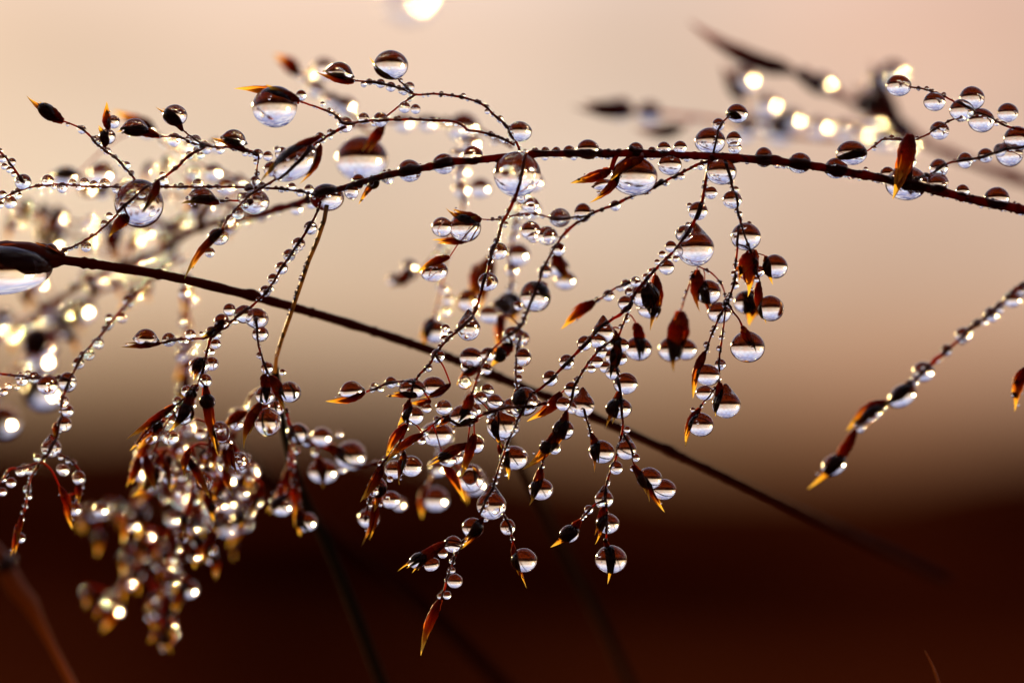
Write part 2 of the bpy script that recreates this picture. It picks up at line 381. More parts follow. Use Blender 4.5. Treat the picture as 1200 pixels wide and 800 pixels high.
# ================================================================== PANICLE 1: the sharp one
MP = empty('grass_panicle', P(1230, 255, 60)); tag(MP, 'sharp dark red grass panicle arching in from the right edge, hung with dew', 'grass')
branch(MP, 'the thick dark main stem', [(1240, 260, 40), (1200, 246, 34), (1150, 236, 26), (1100, 224, 18), (1050, 212, 12), (1000, 203, 8), (950, 194, 4), (900, 188, 0), (860, 185, 0), (830, 183, 0), (780, 181, 0), (740, 180, 0), (700, 180, 0), (660, 180, 0), (620, 181, 0), (575, 186, 0), (530, 190, 4), (490, 198, 8), (450, 206, 14), (400, 221, 20), (372, 228, 26)], 5.4, 3.6, name='stem', mat=STEM, micro=2.0,
  drops=[(606, 204, 28, 'B', 0, 1, -6, 'biggest round dewdrop, hanging where the twig drops down below the thick stem'), (743, 206, 25.5, 'B', 0, .96, 4, 'big dewdrop under the thick stem with a spikelet lying across its top'),
   (845, 201, 17, 'B', 0, 1, 0, 'round dewdrop under the thick stem where two hanging branches start'), (832, 165, 17, 'B', 0, 1, 8, 'dark reddish dewdrop perched on top of the thick stem above the forking branches'),
   (785, 193, 13, 'B'), (1062, 214, 23, 'B', 0, .95, 4, 'big blurred dewdrop straddling the thick stem near the right edge'), (383, 231, 19, 'B', 0, .9, 4)],
  beads=[(554, 182, 12), (520, 192, 13), (480, 200, 14), (627, 177, 4.5), (639, 177, 5), (652, 177, 5), (667, 178, 7.5), (689, 175, 12.5), (713, 178, 4), (725, 178, 4), (745, 175, 9), (764, 177, 5), (778, 174, 8), (797, 173, 8), (860, 163, 9), (861, 173, 8),
   (895, 184, 11), (937, 191, 13), (980, 197, 13), (1040, 204, 9), (1098, 216, 12), (1128, 224, 8), (1168, 232, 14), (1000, 206, 4), (915, 190, 4), (455, 209, 7), (437, 214, 8), (420, 212, 8), (412, 224, 9)],
  spikes=[(752, 186, 714, 213, 13, -22), (728, 204, 690, 238, 11, -6), (716, 199, 668, 215, 14, -4), (1067, 158, 1046, 234, 22, -30), (445, 208, 420, 240, 8, 10)], auto=(0.02, .98, 100, 1.9, 4.8, 0))
DROPS.append((10, P(704, 215, -4), 'd', 160, .8, 'flat dewdrop under the left-pointing spikelet below the thick stem', '', K(0), True))
DROPS.append((8, P(1066, 190, 26), 'B', 0, 1, 'plump dewdrop on the upright dark spikelet near the right edge', '', K(26), True))

# --- upper left fans
branch(MP, 'the topmost arching twig', [(609, 176, 0), (602, 160, -6), (590, 144, -10), (577, 133, -12), (568, 124, -12), (552, 117, -12), (530, 112, -10), (505, 110, -8), (487, 111, -8), (470, 104, -8), (446, 98, -8), (430, 96, -8), (416, 95, -8)], 1.5, 1.1,
  beads=[(543, 112, 3), (473, 107, 5), (458, 102, 6), (446, 98, 5.5), (433, 96, 4), (480, 102, 6), (597, 150, 3), (571, 125, 2.5), (487, 128, 6)],
  spikes=[(415, 96, 370, 84, 12)], drops=[(398, 87, 15, 'd', 12), (609, 154, 13.5, 'B', 0, 1, 0, 'round glittering dewdrop touching the topmost twig, just above the biggest drop')])
branch(MP, 'the short twig with the highest spikelet', [(484, 109, -8), (474, 100, -10), (466, 92, -12)], 1.1, .9, spikes=[(465, 93, 433, 67, 8, 5)], drops=[(458, 76, 19, 'B', 0, 1, 0, 'big clear dewdrop on the highest spikelet, top left')])
branch(MP, 'the small link between two upper left twigs', [(487, 111, -8), (474, 120, -8), (462, 129, -8), (449, 140, -6)], 1.2, .9, beads=[(474, 126, 7)])
branch(MP, 'the second arching twig', [(603, 170, 0), (590, 163, -4), (575, 158, -6), (560, 154, -8), (548, 152, -8), (541, 146, -8), (528, 142, -8), (505, 141, -8), (480, 140, -8), (445, 141, -8), (425, 142, -8), (405, 146, -8), (392, 134, -10), (372, 126, -12), (352, 119, -14)], 1.5, 1.2,
  beads=[(405, 146, 9.3), (426, 139, 7), (446, 140, 9), (353, 112, 6.5), (378, 122, 3), (386, 129, 3), (548, 154, 3), (575, 157, 3.5), (588, 163, 3)],
  spikes=[(351, 119, 274, 104, 15, 6), (350, 117, 311, 99, 11, -18)], drops=[(322, 125, 26, 'B', 0, 1, 0, 'big dewdrop with a blue lens under the two-pointed spikelet, upper left')])
branch(MP, 'the twig running down left from the second arch', [(405, 148, -8), (392, 155, -14), (378, 163, -20), (366, 172, -26), (345, 192, -38), (320, 212, -30), (300, 224, -20), (282, 240, -14), (268, 256, -10), (262, 264, -8)], 1.6, 1.1,
  beads=[(375, 161, 6), (387, 155, 4), (318, 198, 9), (299, 212, 6), (292, 221, 6), (283, 231, 5.5), (279, 250, 7.5), (270, 257, 6), (307, 218, 5), (288, 240, 4.5), (246, 296, 6), (325, 175, 4)],
  spikes=[(376, 160, 303, 216, 11, -30), (376, 170, 350, 216, 12, -14), (262, 268, 216, 327, 10, 0)], drops=[(345, 190, 28, 'B', -35, .72, 0, 'big oval blurred dewdrop held between dark red spikelets, upper left'), (298, 236, 16.5, 'B', 0, 1, 12), (256, 277, 11.5, 'B', 0, 1, 5, 'plump dewdrop over the start of a long pointed spikelet, left of the main panicle')])
branch(MP, 'the level twig crossing the left third', [(372, 229, 24), (350, 224, 14), (325, 221, 6), (300, 220, 0), (270, 219, 0), (230, 219, 0), (200, 219, 0), (170, 218, 0), (140, 219, 0), (100, 218, 0), (60, 216, 0), (30, 221, 0), (10, 229, 0), (-12, 241, 0)], 1.4, 1.1,
  beads=[(56, 212, 7.6), (73, 220, 6.6), (85, 214, 4.8), (92, 220, 3.8), (99, 214, 6), (110, 216, 4.8), (123, 215, 6.6), (136, 222, 4.8), (195, 218, 3.2), (212, 218, 4), (232, 216, 7), (12, 237, 8), (21, 229, 4.8), (3, 228, 5), (0, 240, 4.6), (330, 222, 4), (342, 219, 5), (352, 226, 5), (362, 222, 6)])
branch(MP, 'the short twig with one domed floret, left', [(296, 236, 0), (275, 235, 0), (258, 236, 0)], 1.1, 1, beads=[(266, 234, 3)], spikes=[(257, 237, 212, 239, 11)], drops=[(236, 233, 16, 'd', 2, .85)])
branch(MP, 'the rising twig with the domed floret', [(300, 222, 0), (301, 196, 0), (303, 182, 0), (296, 177, 0), (288, 176, 0)], 1.1, .9, beads=[(302, 181, 6.5), (314, 183, 6), (330, 180, 8)], spikes=[(288, 177, 247, 161, 11)], drops=[(274, 165, 14, 'd', 14)])
branch(MP, 'the twig across to the far left fan', [(302, 182, 0), (285, 176, 4), (262, 172, 4), (245, 172, 4), (232, 166, 2), (222, 159, 0), (214, 152, 0)], 1.2, 1, beads=[(222, 163, 5), (229, 165, 7), (242, 174, 7), (258, 176, 5), (236, 171, 5)], spikes=[(214, 153, 182, 125, 11)], drops=[(205, 135, 13.5, 'B', 0, 1, -3)])
branch(MP, 'the twig with the half-round floret, far left', [(240, 172, 4), (220, 164, 6), (205, 161, 6), (188, 160, 6)], 1, .9, beads=[(204, 164, 8.5)], spikes=[(187, 160, 136, 155, 11)], drops=[(158, 153, 15, 'd', 4)])
branch(MP, 'the twig coming down left through the netted drop', [(240, 173, 4), (222, 182, 2), (208, 196, 0), (192, 208, 0), (176, 218, 0), (155, 236, 0), (140, 249, 2), (128, 260, 4), (112, 274, 6), (92, 286, 8), (66, 297, 10)], 1.5, 1.2,
  beads=[(222, 182, 5), (235, 182, 4.5), (214, 190, 3.4), (206, 197, 3), (192, 212, 6), (190, 205, 4), (128, 253, 4.5), (122, 262, 4.5), (101, 289, 6.5), (108, 276, 3), (230, 176, 4)],
  spikes=[(186, 212, 166, 250, 10, -32), (152, 250, 128, 278, 15, -8)], drops=[(163, 238, 27, 'B', 15, 1.12, 0, 'big glittering dewdrop wrapped round a dark red floret, left')])
branch(MP, 'the steep twig with a lone pointed floret, top left', [(160, 213, 0), (150, 200, 0), (135, 185, 0), (120, 174, 0), (97, 152, 0), (74, 142, 0)], 1.4, 1, beads=[(96, 152, 5.2), (113, 164, 5.4), (126, 177, 4.2), (148, 194, 5), (154, 203, 3.6)],
  spikes=[(74, 143, 31, 112, 15), (124, 172, 115, 147, 10), (127, 152, 125, 119, 11)], drops=[(56, 131, 13, 'B', 38, .72, 3), (126, 160, 9, 'B', 0, 1.1), (133, 143, 8)])
branch(MP, 'the twig entering at the left edge', [(27, 213, 0), (18, 200, 0), (8, 186, 0), (-12, 166, 0)], 1.4, 1.2, beads=[(27, 213, 9.6), (3, 186, 5), (14, 190, 5), (5, 195, 4), (11, 199, 4), (16, 204, 3.5)])

# --- hanging branches from left to right
branch(MP, 'the beaded twig hanging left of centre', [(376, 236, 10), (370, 252, 6), (360, 270, 0), (350, 285, 0), (338, 302, 0), (325, 322, 0), (312, 342, 0), (296, 358, 0), (280, 370, 0), (262, 384, 0), (245, 395, 0), (225, 397, 0), (205, 398, 0), (188, 402, 0)], 1.5, 1.1,
  beads=[(364, 267, 8.2), (350, 286, 8), (339, 299, 7.4), (330, 314, 7.6), (320, 327, 6.6), (311, 341, 6.8), (286, 368, 11.5), (269, 363, 7.6), (260, 377, 9.6), (223, 392, 6.6), (198, 398, 8.4), (248, 389, 7), (236, 391, 3), (254, 392, 6)],
  spikes=[(188, 402, 140, 406, 9), (262, 376, 236, 396, 10)], drops=[(171, 398, 13.5, 'd', 4), (301, 373, 12.8, 'B'), (305, 391, 9.2)])
branch(MP, 'the twig dropping to the two sharp florets left of centre', [(300, 372, -2), (302, 392, -4), (303, 405, -4), (309, 424, -4), (316, 440, -4), (322, 446, -4)], 1.3, 1,
  beads=[(313, 431, 7.5), (305, 418, 3), (331, 436, 4)], spikes=[(318, 440, 336, 484, 13), (305, 472, 286, 526, 15), (310, 438, 312, 470, 13, 4)],
  drops=[(339, 459, 13, 'B', 0, 1, 0, 'plump round dewdrop on the sharp floret just left of centre'), (314, 494, 15, 'B', 15, 1.2), (311, 463, 11, 'B', 0, 1.1, 6), (324, 478, 9, 'B', 0, 1, 6)])
branch(MP, 'the twig feeding the golden left cluster', [(248, 392, 0), (244, 405, 2), (239, 425, 4), (233, 448, 8), (222, 462, 10), (205, 475, 12), (188, 490, 14), (172, 505, 16), (160, 520, 18)], 1.6, 1,
  beads=[(253, 403, 6), (248, 412, 4), (248, 426, 8.4), (240, 446, 8.6), (219, 458, 7), (208, 470, 6), (214, 482, 9), (226, 462, 5), (184, 500, 8), (176, 497, 3.5), (196, 484, 5)],
  spikes=[(236, 420, 226, 446, 11, -4), (224, 458, 198, 506, 12), (205, 474, 148, 515, 10), (192, 492, 152, 528, 10, 12), (240, 450, 256, 535, 13, 4), (228, 450, 222, 494, 11, 8)],
  drops=[(234, 428, 11.5, 'B', 0, 1, 0, 'dark brown dewdrop full of floret above the golden left cluster'), (216, 484, 11, 'B', 25, 1.35, -2), (243, 470, 9, 'B'), (259, 506, 10, 'B', -15, 1.4)])
# centre-left string with domed floret and its cluster
branch(MP, 'the long thin twig hanging from the biggest drop', [(617, 178, -36), (612, 200, -36), (606, 225, -30), (596, 248, -20), (588, 263, -12), (582, 285, -6), (574, 308, -2), (568, 330, 0), (562, 348, 0), (556, 366, 0), (545, 382, 0), (528, 394, 0), (514, 410, 0), (503, 427, 0), (492, 438, 0), (484, 452, 0), (480, 470, 0)], 1.9, 1.3,
  beads=[(584, 294, 11), (572, 330, 11.5), (592, 263, 4), (513, 417, 8.4), (502, 431, 5), (586, 272, 3), (575, 306, 3), (557, 362, 3.5), (528, 391, 3.5), (535, 388, 3), (522, 385, 5.5), (521, 397, 5)],
  drops=[(549, 384, 14, 't', 0, 1.1, -2, 'tear-shaped dewdrop where the long thin twig bends left below centre'), (483, 455, 15, 'B', 0, .85), (508, 453, 14, 'B', 0, .95, 30), (484, 487, 12.5, 'B', 0, .95)],
  spikes=[(488, 462, 452, 464, 9), (480, 470, 466, 499, 12), (505, 470, 480, 472, 9, 6), (528, 450, 492, 466, 9, 10)])
branch(MP, 'the twig with one domed floret below centre-left', [(484, 450, 0), (470, 447, 0), (455, 449, 0), (442, 454, 0), (429, 459, 0)], 1.2, 1, beads=[(439, 453, 5.2), (458, 448, 7), (472, 448, 3.4), (466, 450, 3)], spikes=[(428, 459, 381, 470, 11)], drops=[(412, 459, 13.5, 'd', -10)])
branch(MP, 'the low left twig under the pointed florets', [(480, 484, 0), (477, 500, 0), (470, 515, 0), (460, 530, 2), (448, 543, 4), (440, 560, 10), (432, 590, 30), (428, 610, 50)], 1.3, 1,
  beads=[(457, 561, 4), (445, 553, 4.5), (472, 531, 4), (446, 590, 3.5), (440, 575, 3.5)],
  spikes=[(476, 497, 452, 537, 12), (496, 508, 451, 543, 10, -6), (474, 530, 468, 568, 11), (448, 545, 422, 588, 12), (440, 580, 424, 640, 10, 20), (446, 570, 438, 600, 9, 14)],
  drops=[(482, 546, 12.5, 'B', 0, 1.08, 0, 'plump dewdrop on a floret pointing straight down, lower left of centre'), (442, 571, 11, 'B', 25, 1.2), (432, 607, 12, 'B', 0, 1, 30), (458, 585, 11, 'B', 0, 1, 40), (462, 550, 11, 'B', 0, 1, 30)])
branch(MP, 'the tangled twig through the dense centre', [(640, 472, 0), (625, 475, 0), (600, 477, 0), (578, 482, 0), (560, 488, 0), (540, 495, -2), (520, 488, 0), (505, 500, 0), (490, 510, 2)], 1.5, 1.1,
  beads=[(580, 470, 9), (576, 484, 7.5), (520, 477, 9.5), (605, 503, 4), (563, 466, 8), (556, 480, 8), (595, 478, 4.5), (500, 478, 6), (512, 492, 5), (494, 516, 5), (550, 494, 6)],
  spikes=[(553, 462, 536, 495, 13, -10), (560, 492, 530, 500, 9), (548, 520, 500, 546, 13), (556, 508, 540, 560, 12, -4), (580, 492, 588, 525, 9), (585, 520, 596, 562, 12, 30), (530, 486, 510, 500, 8), (520, 540, 545, 588, 12, 40)],
  drops=[(542, 487, 16, 'B', -20, .85), (589, 497, 19, 't', 0, 1.05, 10, 'big dewdrop in the dense centre with its point drawn up to the twig'), (600, 478, 12, 'B', 0, 1, 16), (602, 536, 16, 'B', 0, 1, 28), (524, 537, 11, 'B', 20, .9), (558, 520, 9, 'B', 0, 1.3, 20), (512, 508, 18, 'B', 0, .85, 55), (552, 560, 15, 'B', 0, 1.2, 70), (534, 535, 9, 'B', 0, 1, 45)])
branch(MP, 'the twig ending in the clear tear-shaped drop', [(622, 462, 0), (614, 478, 0), (605, 495, 0), (596, 515, 0), (588, 538, 0), (582, 556, 0), (577, 574, 0), (570, 590, 0), (564, 603, 0)], 1.4, 1.2, beads=[(604, 503, 4.2), (595, 520, 2)],
  drops=[(576, 591, 17.5, 't', 0, 1.02, -3, 'clear tear-shaped dewdrop at the lower centre with dark top and bright base')])
branch(MP, 'the forking twig at the bottom centre', [(570, 603, 0), (560, 614, 0), (548, 627, 0), (536, 645, 0), (530, 660, 0), (525, 675, 0), (519, 695, 0), (515, 704, 0)], 1.3, 1,
  beads=[(531, 637, 10.5), (533, 680, 9), (524, 697, 5), (519, 694, 2.5)], spikes=[(566, 606, 539, 644, 12), (526, 634, 466, 669, 11, 2), (518, 641, 483, 671, 9), (516, 702, 493, 768, 12)],
  drops=[(554, 618, 12, 'B', 10, 1), (490, 656, 11, 'B', -30, .85), (506, 661, 9, 'B', -30, .9), (519, 648, 6)])
branch(MP, 'the short right-hand twig below the clear tear drop', [(588, 600, 0), (595, 612, 0), (599, 625, 0), (601, 637, 0)], 1.2, 1, beads=[(595, 617, 9)], spikes=[(601, 637, 617, 689, 9)], drops=[(614, 656, 14.5, 'B', 0, 1.05, 0, 'round dewdrop on the slim floret at the lower centre, right of the clear tear')])
# centre vertical bits
branch(MP, 'the soft twig falling through the centre', [(760, 226, 20), (745, 228, 24), (720, 240, 30), (692, 251, 34), (665, 270, 40), (653, 286, 44), (638, 312, 50), (630, 335, 56), (618, 365, 60), (608, 385, 60), (590, 398, 60), (572, 415, 50), (560, 440, 40), (553, 462, 20)], 1.8, 1.4,
  beads=[(721, 241, 6.5), (683, 249, 10.5), (656, 255, 12), (622, 240, 10), (641, 276, 12), (655, 292, 8), (645, 278, 8), (612, 396, 9), (595, 400, 7), (572, 415, 9), (656, 256, 8), (608, 358, 6), (639, 318, 8), (570, 432, 7), (548, 430, 8), (585, 415, 9), (545, 448, 8), (571, 457, 8)],
  spikes=[(648, 290, 670, 335, 14, 60), (628, 330, 640, 352, 18, 20), (600, 402, 575, 430, 16, 0), (585, 370, 580, 412, 10, 40), (560, 430, 535, 452, 11, 10)],
  drops=[(627, 347, 17, 'B', -20, 1.15, 0, 'plump amber dewdrop low on the soft central twig'), (655, 313, 12, 'B', 0, 1, 70), (662, 328, 12, 'B', 0, 1, 90), (602, 392, 12, 'B', 0, .9), (552, 418, 13, 'B', 0, 1, 10)], auto=(.05, .95, 14, 2, 3.4))
branch(MP, 'the soft side twig left of the centre', [(695, 250, 34), (676, 254, 38), (652, 256, 42), (624, 250, 42), (600, 253, 30), (586, 257, 20), (566, 257, 20), (550, 256, 20)], 1.1, .9, beads=[(622, 270, 12), (625, 278, 7), (613, 229, 9)],
  spikes=[(564, 258, 522, 243, 15, -8), (548, 282, 506, 281, 9, 4), (527, 301, 487, 320, 10, 0)], drops=[(545, 266, 17.5, 'B', 0, 1, 0, 'big soft purple-brown dewdrop under a spikelet, left of the thin hanging twig'), (518, 266, 11.5, 'B', 0, 1.1), (509, 318, 15, 'B', -12, .85, 8)])
branch(MP, 'the fine string of beads right of the soft central twig', [(609, 395, 60), (606, 410, 40), (605, 425, 24), (605, 445, 14), (607, 460, 6)], 1.2, 1, beads=[(613, 418, 10), (609, 433, 4.5), (608, 443, 4.5), (606, 405, 3)], spikes=[(607, 456, 612, 488, 16)], drops=[(615, 470, 15, 'B', 10, 1.2)])
# branch H down right to centre
branch(MP, 'the beaded diagonal twig right of centre', [(832, 186, 0), (828, 205, 0), (825, 225, 0), (820, 245, 0), (812, 262, 0), (800, 281, 0), (787, 297, 0), (770, 314, 0), (757, 328, 0), (745, 343, 0), (732, 364, 0), (712, 378, 0), (690, 399, 0), (665, 424, 0), (644, 446, 0), (625, 461, 0)], 2.1, 1.5,
  beads=[(833, 226, 7.6), (818, 247, 11.5), (808, 241, 3.5), (802, 274, 10.5), (806, 263, 3), (786, 289, 7), (795, 294, 7), (781, 313, 9.2), (770, 307, 3.4), (763, 318, 4), (745, 330, 6.4), (733, 355, 9), (735, 362, 5), (685, 402, 8.8), (664, 424, 9), (645, 443, 9.2), (737, 342, 5), (792, 303, 4), (757, 324, 4), (776, 298, 4.4)],
  drops=[(815, 290, 22, 't', -6, 1, 12, 'big dewdrop with a drawn-up point on the right-hand diagonal twig'), (707, 389, 13, 't', 0, 1.08, -2, 'tear-shaped dewdrop midway on the diagonal twig right of centre'), (756, 345, 16, 'B', 10, 1.1, 20), (761, 362, 13, 'B', 0, .9, 34)],
  spikes=[(756, 333, 764, 372, 14, 18), (768, 322, 762, 388, 16, 26)], auto=(.1, .9, 12, 2, 3.4))
branch(MP, 'the slim side twig with the gold-tipped floret', [(745, 329, 30), (735, 332, 40), (720, 338, 50), (707, 348, 54), (696, 354, 56)], 1.4, 1.2, beads=[(733, 332, 5), (713, 346, 7), (700, 351, 3.5)], spikes=[(697, 353, 657, 386, 13)])
branch(MP, 'the bare amber twig to the swollen floret', [(812, 320, 20), (806, 338, 44), (800, 356, 70), (797, 366, 76)], 1.2, 1, micro=.6, spikes=[(797, 364, 790, 436, 27)], drops=[(786, 409, 14, 'B', 0, 1.1), (803, 409, 13, 'B')])
branch(MP, 'the looping twig behind the diagonal one', [(818, 312, 20), (834, 320, 30), (846, 334, 34), (850, 350, 30), (852, 362, 10)], 1, .9, micro=.5, spikes=[(817, 316, 821, 366, 17, 8), (826, 330, 836, 375, 8, 10)], drops=[(830, 342, 14, 'B', 0, 1.1), (843, 366, 13, 'B', 0, 1, 24)])
# branch I
branch(MP, 'the right-hand hanging twig', [(848, 190, 0), (856, 212, 0), (862, 232, 0), (865, 250, 0), (868, 262, 0), (865, 285, -8), (862, 310, -6), (861, 330, 0), (855, 348, 0), (848, 362, 0), (841, 376, 0), (834, 392, 0), (827, 412, 0)], 1.5, 1.1,
  beads=[(858, 234, 11.3), (862, 222, 4), (866, 317, 5.5), (861, 334, 5), (852, 353, 4), (844, 371, 3.4), (889, 318, 7), (884, 306, 4), (878, 262, 3)],
  drops=[(874, 277, 16.6, 'B', 0, 1.05, 0, 'big round dewdrop threaded on the right-hand hanging twig')], spikes=[(882, 292, 876, 348, 24, 10), (880, 340, 878, 382, 24, 60), (826, 412, 812, 467, 11)])
DROPS += [(14, P(829, 439, 0), 'B', 5, 1, 'plump dewdrop on the upper floret of the lowest right-hand group', '', U, True), (10.5, P(826, 460, 6), 'B', 0, .9, 'mid-sized dewdrop tucked between the florets of the right-hand group', '', U, True),
  (13.5, P(874, 354, 60), 'B', 0, 1, 'blurred dark dewdrop with an orange rim behind the right-hand florets', '', K(60), True)]
branch(MP, 'the fork to the two rightmost hanging florets', [(868, 262, 0), (876, 285, -14), (884, 305, -6), (888, 322, -4), (890, 330, -4)], 1.1, .9, spikes=[(897, 300, 906, 334, 10), (889, 330, 898, 380, 11)], drops=[(908, 312, 14, 'B', 0, 1.08, 0, 'round dewdrop at the far right of the hanging right-hand group'), (903, 361, 14.5, 'B', -8, 1.12)], micro=.6)
branch(MP, 'the short twig to the large right-hand drop', [(852, 352, 0), (858, 364, 0), (866, 374, 0), (870, 384, 0)], 1.2, 1, spikes=[(869, 382, 886, 414, 11, -22)], drops=[(876, 406, 19, 'B', 0, 1.03, 0, 'big clear dewdrop hanging alone below the right-hand group')], micro=.5)
branch(MP, 'the straight twig to the lowest right-hand florets', [(850, 354, 0), (849, 372, 0), (846, 395, 0), (843, 420, 0), (843, 440, 0), (840, 452, 0), (825, 470, 4), (820, 478, 2)], 1.1, 1, beads=[(844, 427, 6.8), (812, 480, 3)],
  spikes=[(844, 448, 838, 488, 11), (820, 478, 803, 524, 11)], drops=[(851, 473, 17, 't', 0, 1, 0, 'tear-shaped dewdrop, right of the two lowest right-hand drops'), (821, 497, 14.5, 'B', 0, 1, 0, 'plump dewdrop, lowest of the right-hand hanging group')], micro=.6)
# cluster under the diagonal twig
branch(MP, 'the knobbly twig below the diagonal one', [(740, 345, 6), (736, 365, 14), (728, 385, 20), (722, 402, 20), (718, 420, 16), (724, 440, 10), (728, 458, 4), (728, 480, 0), (730, 498, 0), (727, 515, 0), (722, 535, 0), (716, 550, 0), (711, 566, 0), (709, 580, 0), (711, 600, 0), (711, 618, 0), (710, 634, 0)], 1.5, 1.1,
  beads=[(733, 449, 13.5), (718, 436, 9), (717, 417, 9), (727, 420, 8), (709, 430, 7), (714, 404, 8), (735, 503, 4), (722, 548, 8), (690, 597, 5.6), (745, 536, 5), (728, 404, 9), (705, 412, 8)],
  drops=[(725, 478, 14.5, 'B', 0, .9), (734, 526, 12, 't', 0, 1.05, 0, 'tear-shaped dewdrop at the fork of the lower right-centre twig'), (708, 584, 11, 't'), (712, 613, 13, 'B'), (716, 655, 17.5, 'B', 0, 1.02, 0, 'big round dewdrop at the very bottom of the right-centre twig'), (748, 408, 15, 'B', 0, 1, 30), (700, 398, 10)],
  spikes=[(725, 458, 710, 502, 12), (745, 378, 750, 420, 14, 30), (724, 400, 716, 442, 14, -4), (707, 592, 697, 638, 11), (709, 632, 712, 684, 9), (716, 384, 726, 420, 13, 6)], auto=(.1, .5, 10, 2, 3.6))
branch(MP, 'the small fork with the paired drops, lower right-centre', [(731, 508, 0), (738, 525, 0), (742, 540, 0), (745, 550, 0)], 1.1, .9, spikes=[(742, 545, 761, 588, 10, -4), (757, 560, 779, 600, 9, 10)], drops=[(761, 560, 14, 'B', 0, 1, 0, 'front drop of the overlapping pair in the lower right-centre'), (778, 573, 13.5, 'B', 0, 1, 12, 'rear drop of the overlapping pair in the lower right-centre')], micro=.6)
branch(MP, 'the low twig pointing left under the knobbly one', [(708, 586, 0), (698, 590, 0), (688, 600, 0), (680, 609, 0)], 1.1, .9, beads=[(690, 597, 5)], spikes=[(680, 609, 645, 641, 12)], drops=[(667, 625, 11.5, 'B', -25, .95)], micro=.6)
branch(MP, 'the twig with five florets between centre and right', [(722, 395, 20), (705, 408, 16), (692, 422, 10), (680, 440, 6), (672, 455, 4), (668, 475, 0), (655, 495, 0), (645, 515, 0), (638, 535, 0), (634, 548, 0)], 1.5, 1.1,
  beads=[(670, 456, 9), (660, 473, 8.5), (650, 525, 7.5), (640, 524, 8), (693, 432, 5), (700, 424, 7), (671, 478, 7)],
  drops=[(683, 474, 14, 't', 0, 1.05), (660, 503, 12, 'B', 0, 1), (634, 573, 13.5, 'B', 0, 1.02, 0, 'plump dewdrop over a curled floret, below and right of the dense centre')],
  spikes=[(658, 460, 617, 494, 14, 8), (664, 482, 640, 535, 12, 0), (652, 505, 612, 550, 13), (634, 548, 620, 592, 12), (640, 528, 650, 505, 5)], auto=(.05, .6, 8, 2, 4))
branch(MP, 'the short plumb twig with one golden-tailed floret', [(684, 478, 0), (687, 490, 0), (690, 500, 0), (692, 508, 0)], 1.1, .9, spikes=[(693, 507, 697, 553, 11)], drops=[(705, 529, 14.5, 'B', 5, 1, 0, 'plump dewdrop on the plumb golden-tailed floret')], micro=.8)
# upper right
branch(MP, 'the wiry twig ending in a drop, upper right', [(1062, 215, 12), (1066, 190, 16), (1070, 168, 16), (1060, 164, 12), (1045, 163, 8), (1034, 164, 4), (1026, 170, 2), (1016, 177, 0)], 1.2, 1, micro=.5, spikes=[(1016, 178, 974, 187, 7)], drops=[(998, 179, 17, 'B', 0, .9, 0, 'big dewdrop on a thin point just above the thick stem, upper right')])
branch(MP, 'the wiry twig along the top right', [(1200, 152, 10), (1180, 148, 8), (1160, 138, 4), (1140, 130, 0), (1116, 118, 0), (1100, 110, 0), (1080, 104, 0), (1064, 102, 0)], 1.3, 1, micro=.7,
  beads=[(1095, 119, 12), (1181, 132, 12), (1106, 111, 3), (1086, 104, 3)], drops=[(1053, 100, 14, 'B', 0, 1, 0, 'round dewdrop ending the top right twig, its left side lost in glare'), (1127, 129, 13.5, 'B'), (1139, 115, 14, 'B', 0, 1, 6), (1150, 141, 14.5, 'B', 0, 1, 10)])
branch(MP, 'the thin curved twig below the top right one', [(1127, 136, 0), (1112, 142, 4), (1100, 150, 8), (1088, 157, 10), (1072, 164, 14)], 1.1, .9, micro=.5, beads=[(1101, 153, 11.5)])
branch(MP, 'the soft beaded twig at the right edge', [(1210, 168, 20), (1190, 172, 26), (1170, 178, 30), (1150, 184, 30), (1130, 188, 30), (1110, 192, 36), (1090, 204, 30), (1070, 212, 16)], 1.6, 1.2,
  drops=[(1192, 162, 15, 'B'), (1183, 180, 15, 'B', 0, 1, 10)], beads=[(1155, 182, 9), (1131, 188, 9), (1100, 197, 11), (1172, 176, 8), (1098, 214, 13), (1085, 208, 6)], auto=(.1, .9, 8, 2, 4))
branch(MP, 'the short wiry twig rising from the thick stem', [(835, 182, 0), (838, 165, 4), (842, 150, 4), (850, 140, 4), (857, 134, 4)], 1.2, 1, micro=.6, beads=[(842, 146, 7.5)], spikes=[(868, 137, 850, 133, 6)], drops=[(864, 133, 12, 'B', 10, 1, 0, 'round dewdrop perched above the thick stem right of centre')])
branch(MP, 'the beaded twig climbing back to the thick stem', [(845, 186, 0), (820, 192, 4), (800, 202, 8), (782, 211, 12), (762, 222, 18), (755, 227, 20)], 1.7, 1.4, auto=(.05, .95, 18, 2.4, 4.8))

# ================================================================== the long stem from the left with the big floret
LS = empty('grass_stalk', P(1110, 680, 560)); tag(LS, 'long dark grass stem crossing from the left edge and sinking blurred to the lower right', 'grass stalk')
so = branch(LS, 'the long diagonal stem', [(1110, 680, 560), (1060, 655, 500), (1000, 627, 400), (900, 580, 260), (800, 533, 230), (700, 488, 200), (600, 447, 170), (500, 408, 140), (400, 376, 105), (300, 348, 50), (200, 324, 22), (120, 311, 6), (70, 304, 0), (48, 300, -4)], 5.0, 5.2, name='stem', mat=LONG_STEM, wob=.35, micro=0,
  beads=[(100, 309, 4), (60, 293, 8)], drops=[(-3, 316, 60, 'B', -4, .52, 0, 'very large long drop around the big dark floret at the left edge')])
BUD = straw_material('bud', [(0, (.16, .02, .008)), (.35, (.42, .07, .014)), (.6, (.22, .03, .010)), (1, (.6, .2, .03))], .55)
m2 = MB(); spikelet(m2, P(76, 303, 0), P(-70, 296, -10), .034, random.Random(3), 1.1); m2.build('spikelet', [BUD, BUD], LS, P(72, 302, 0))

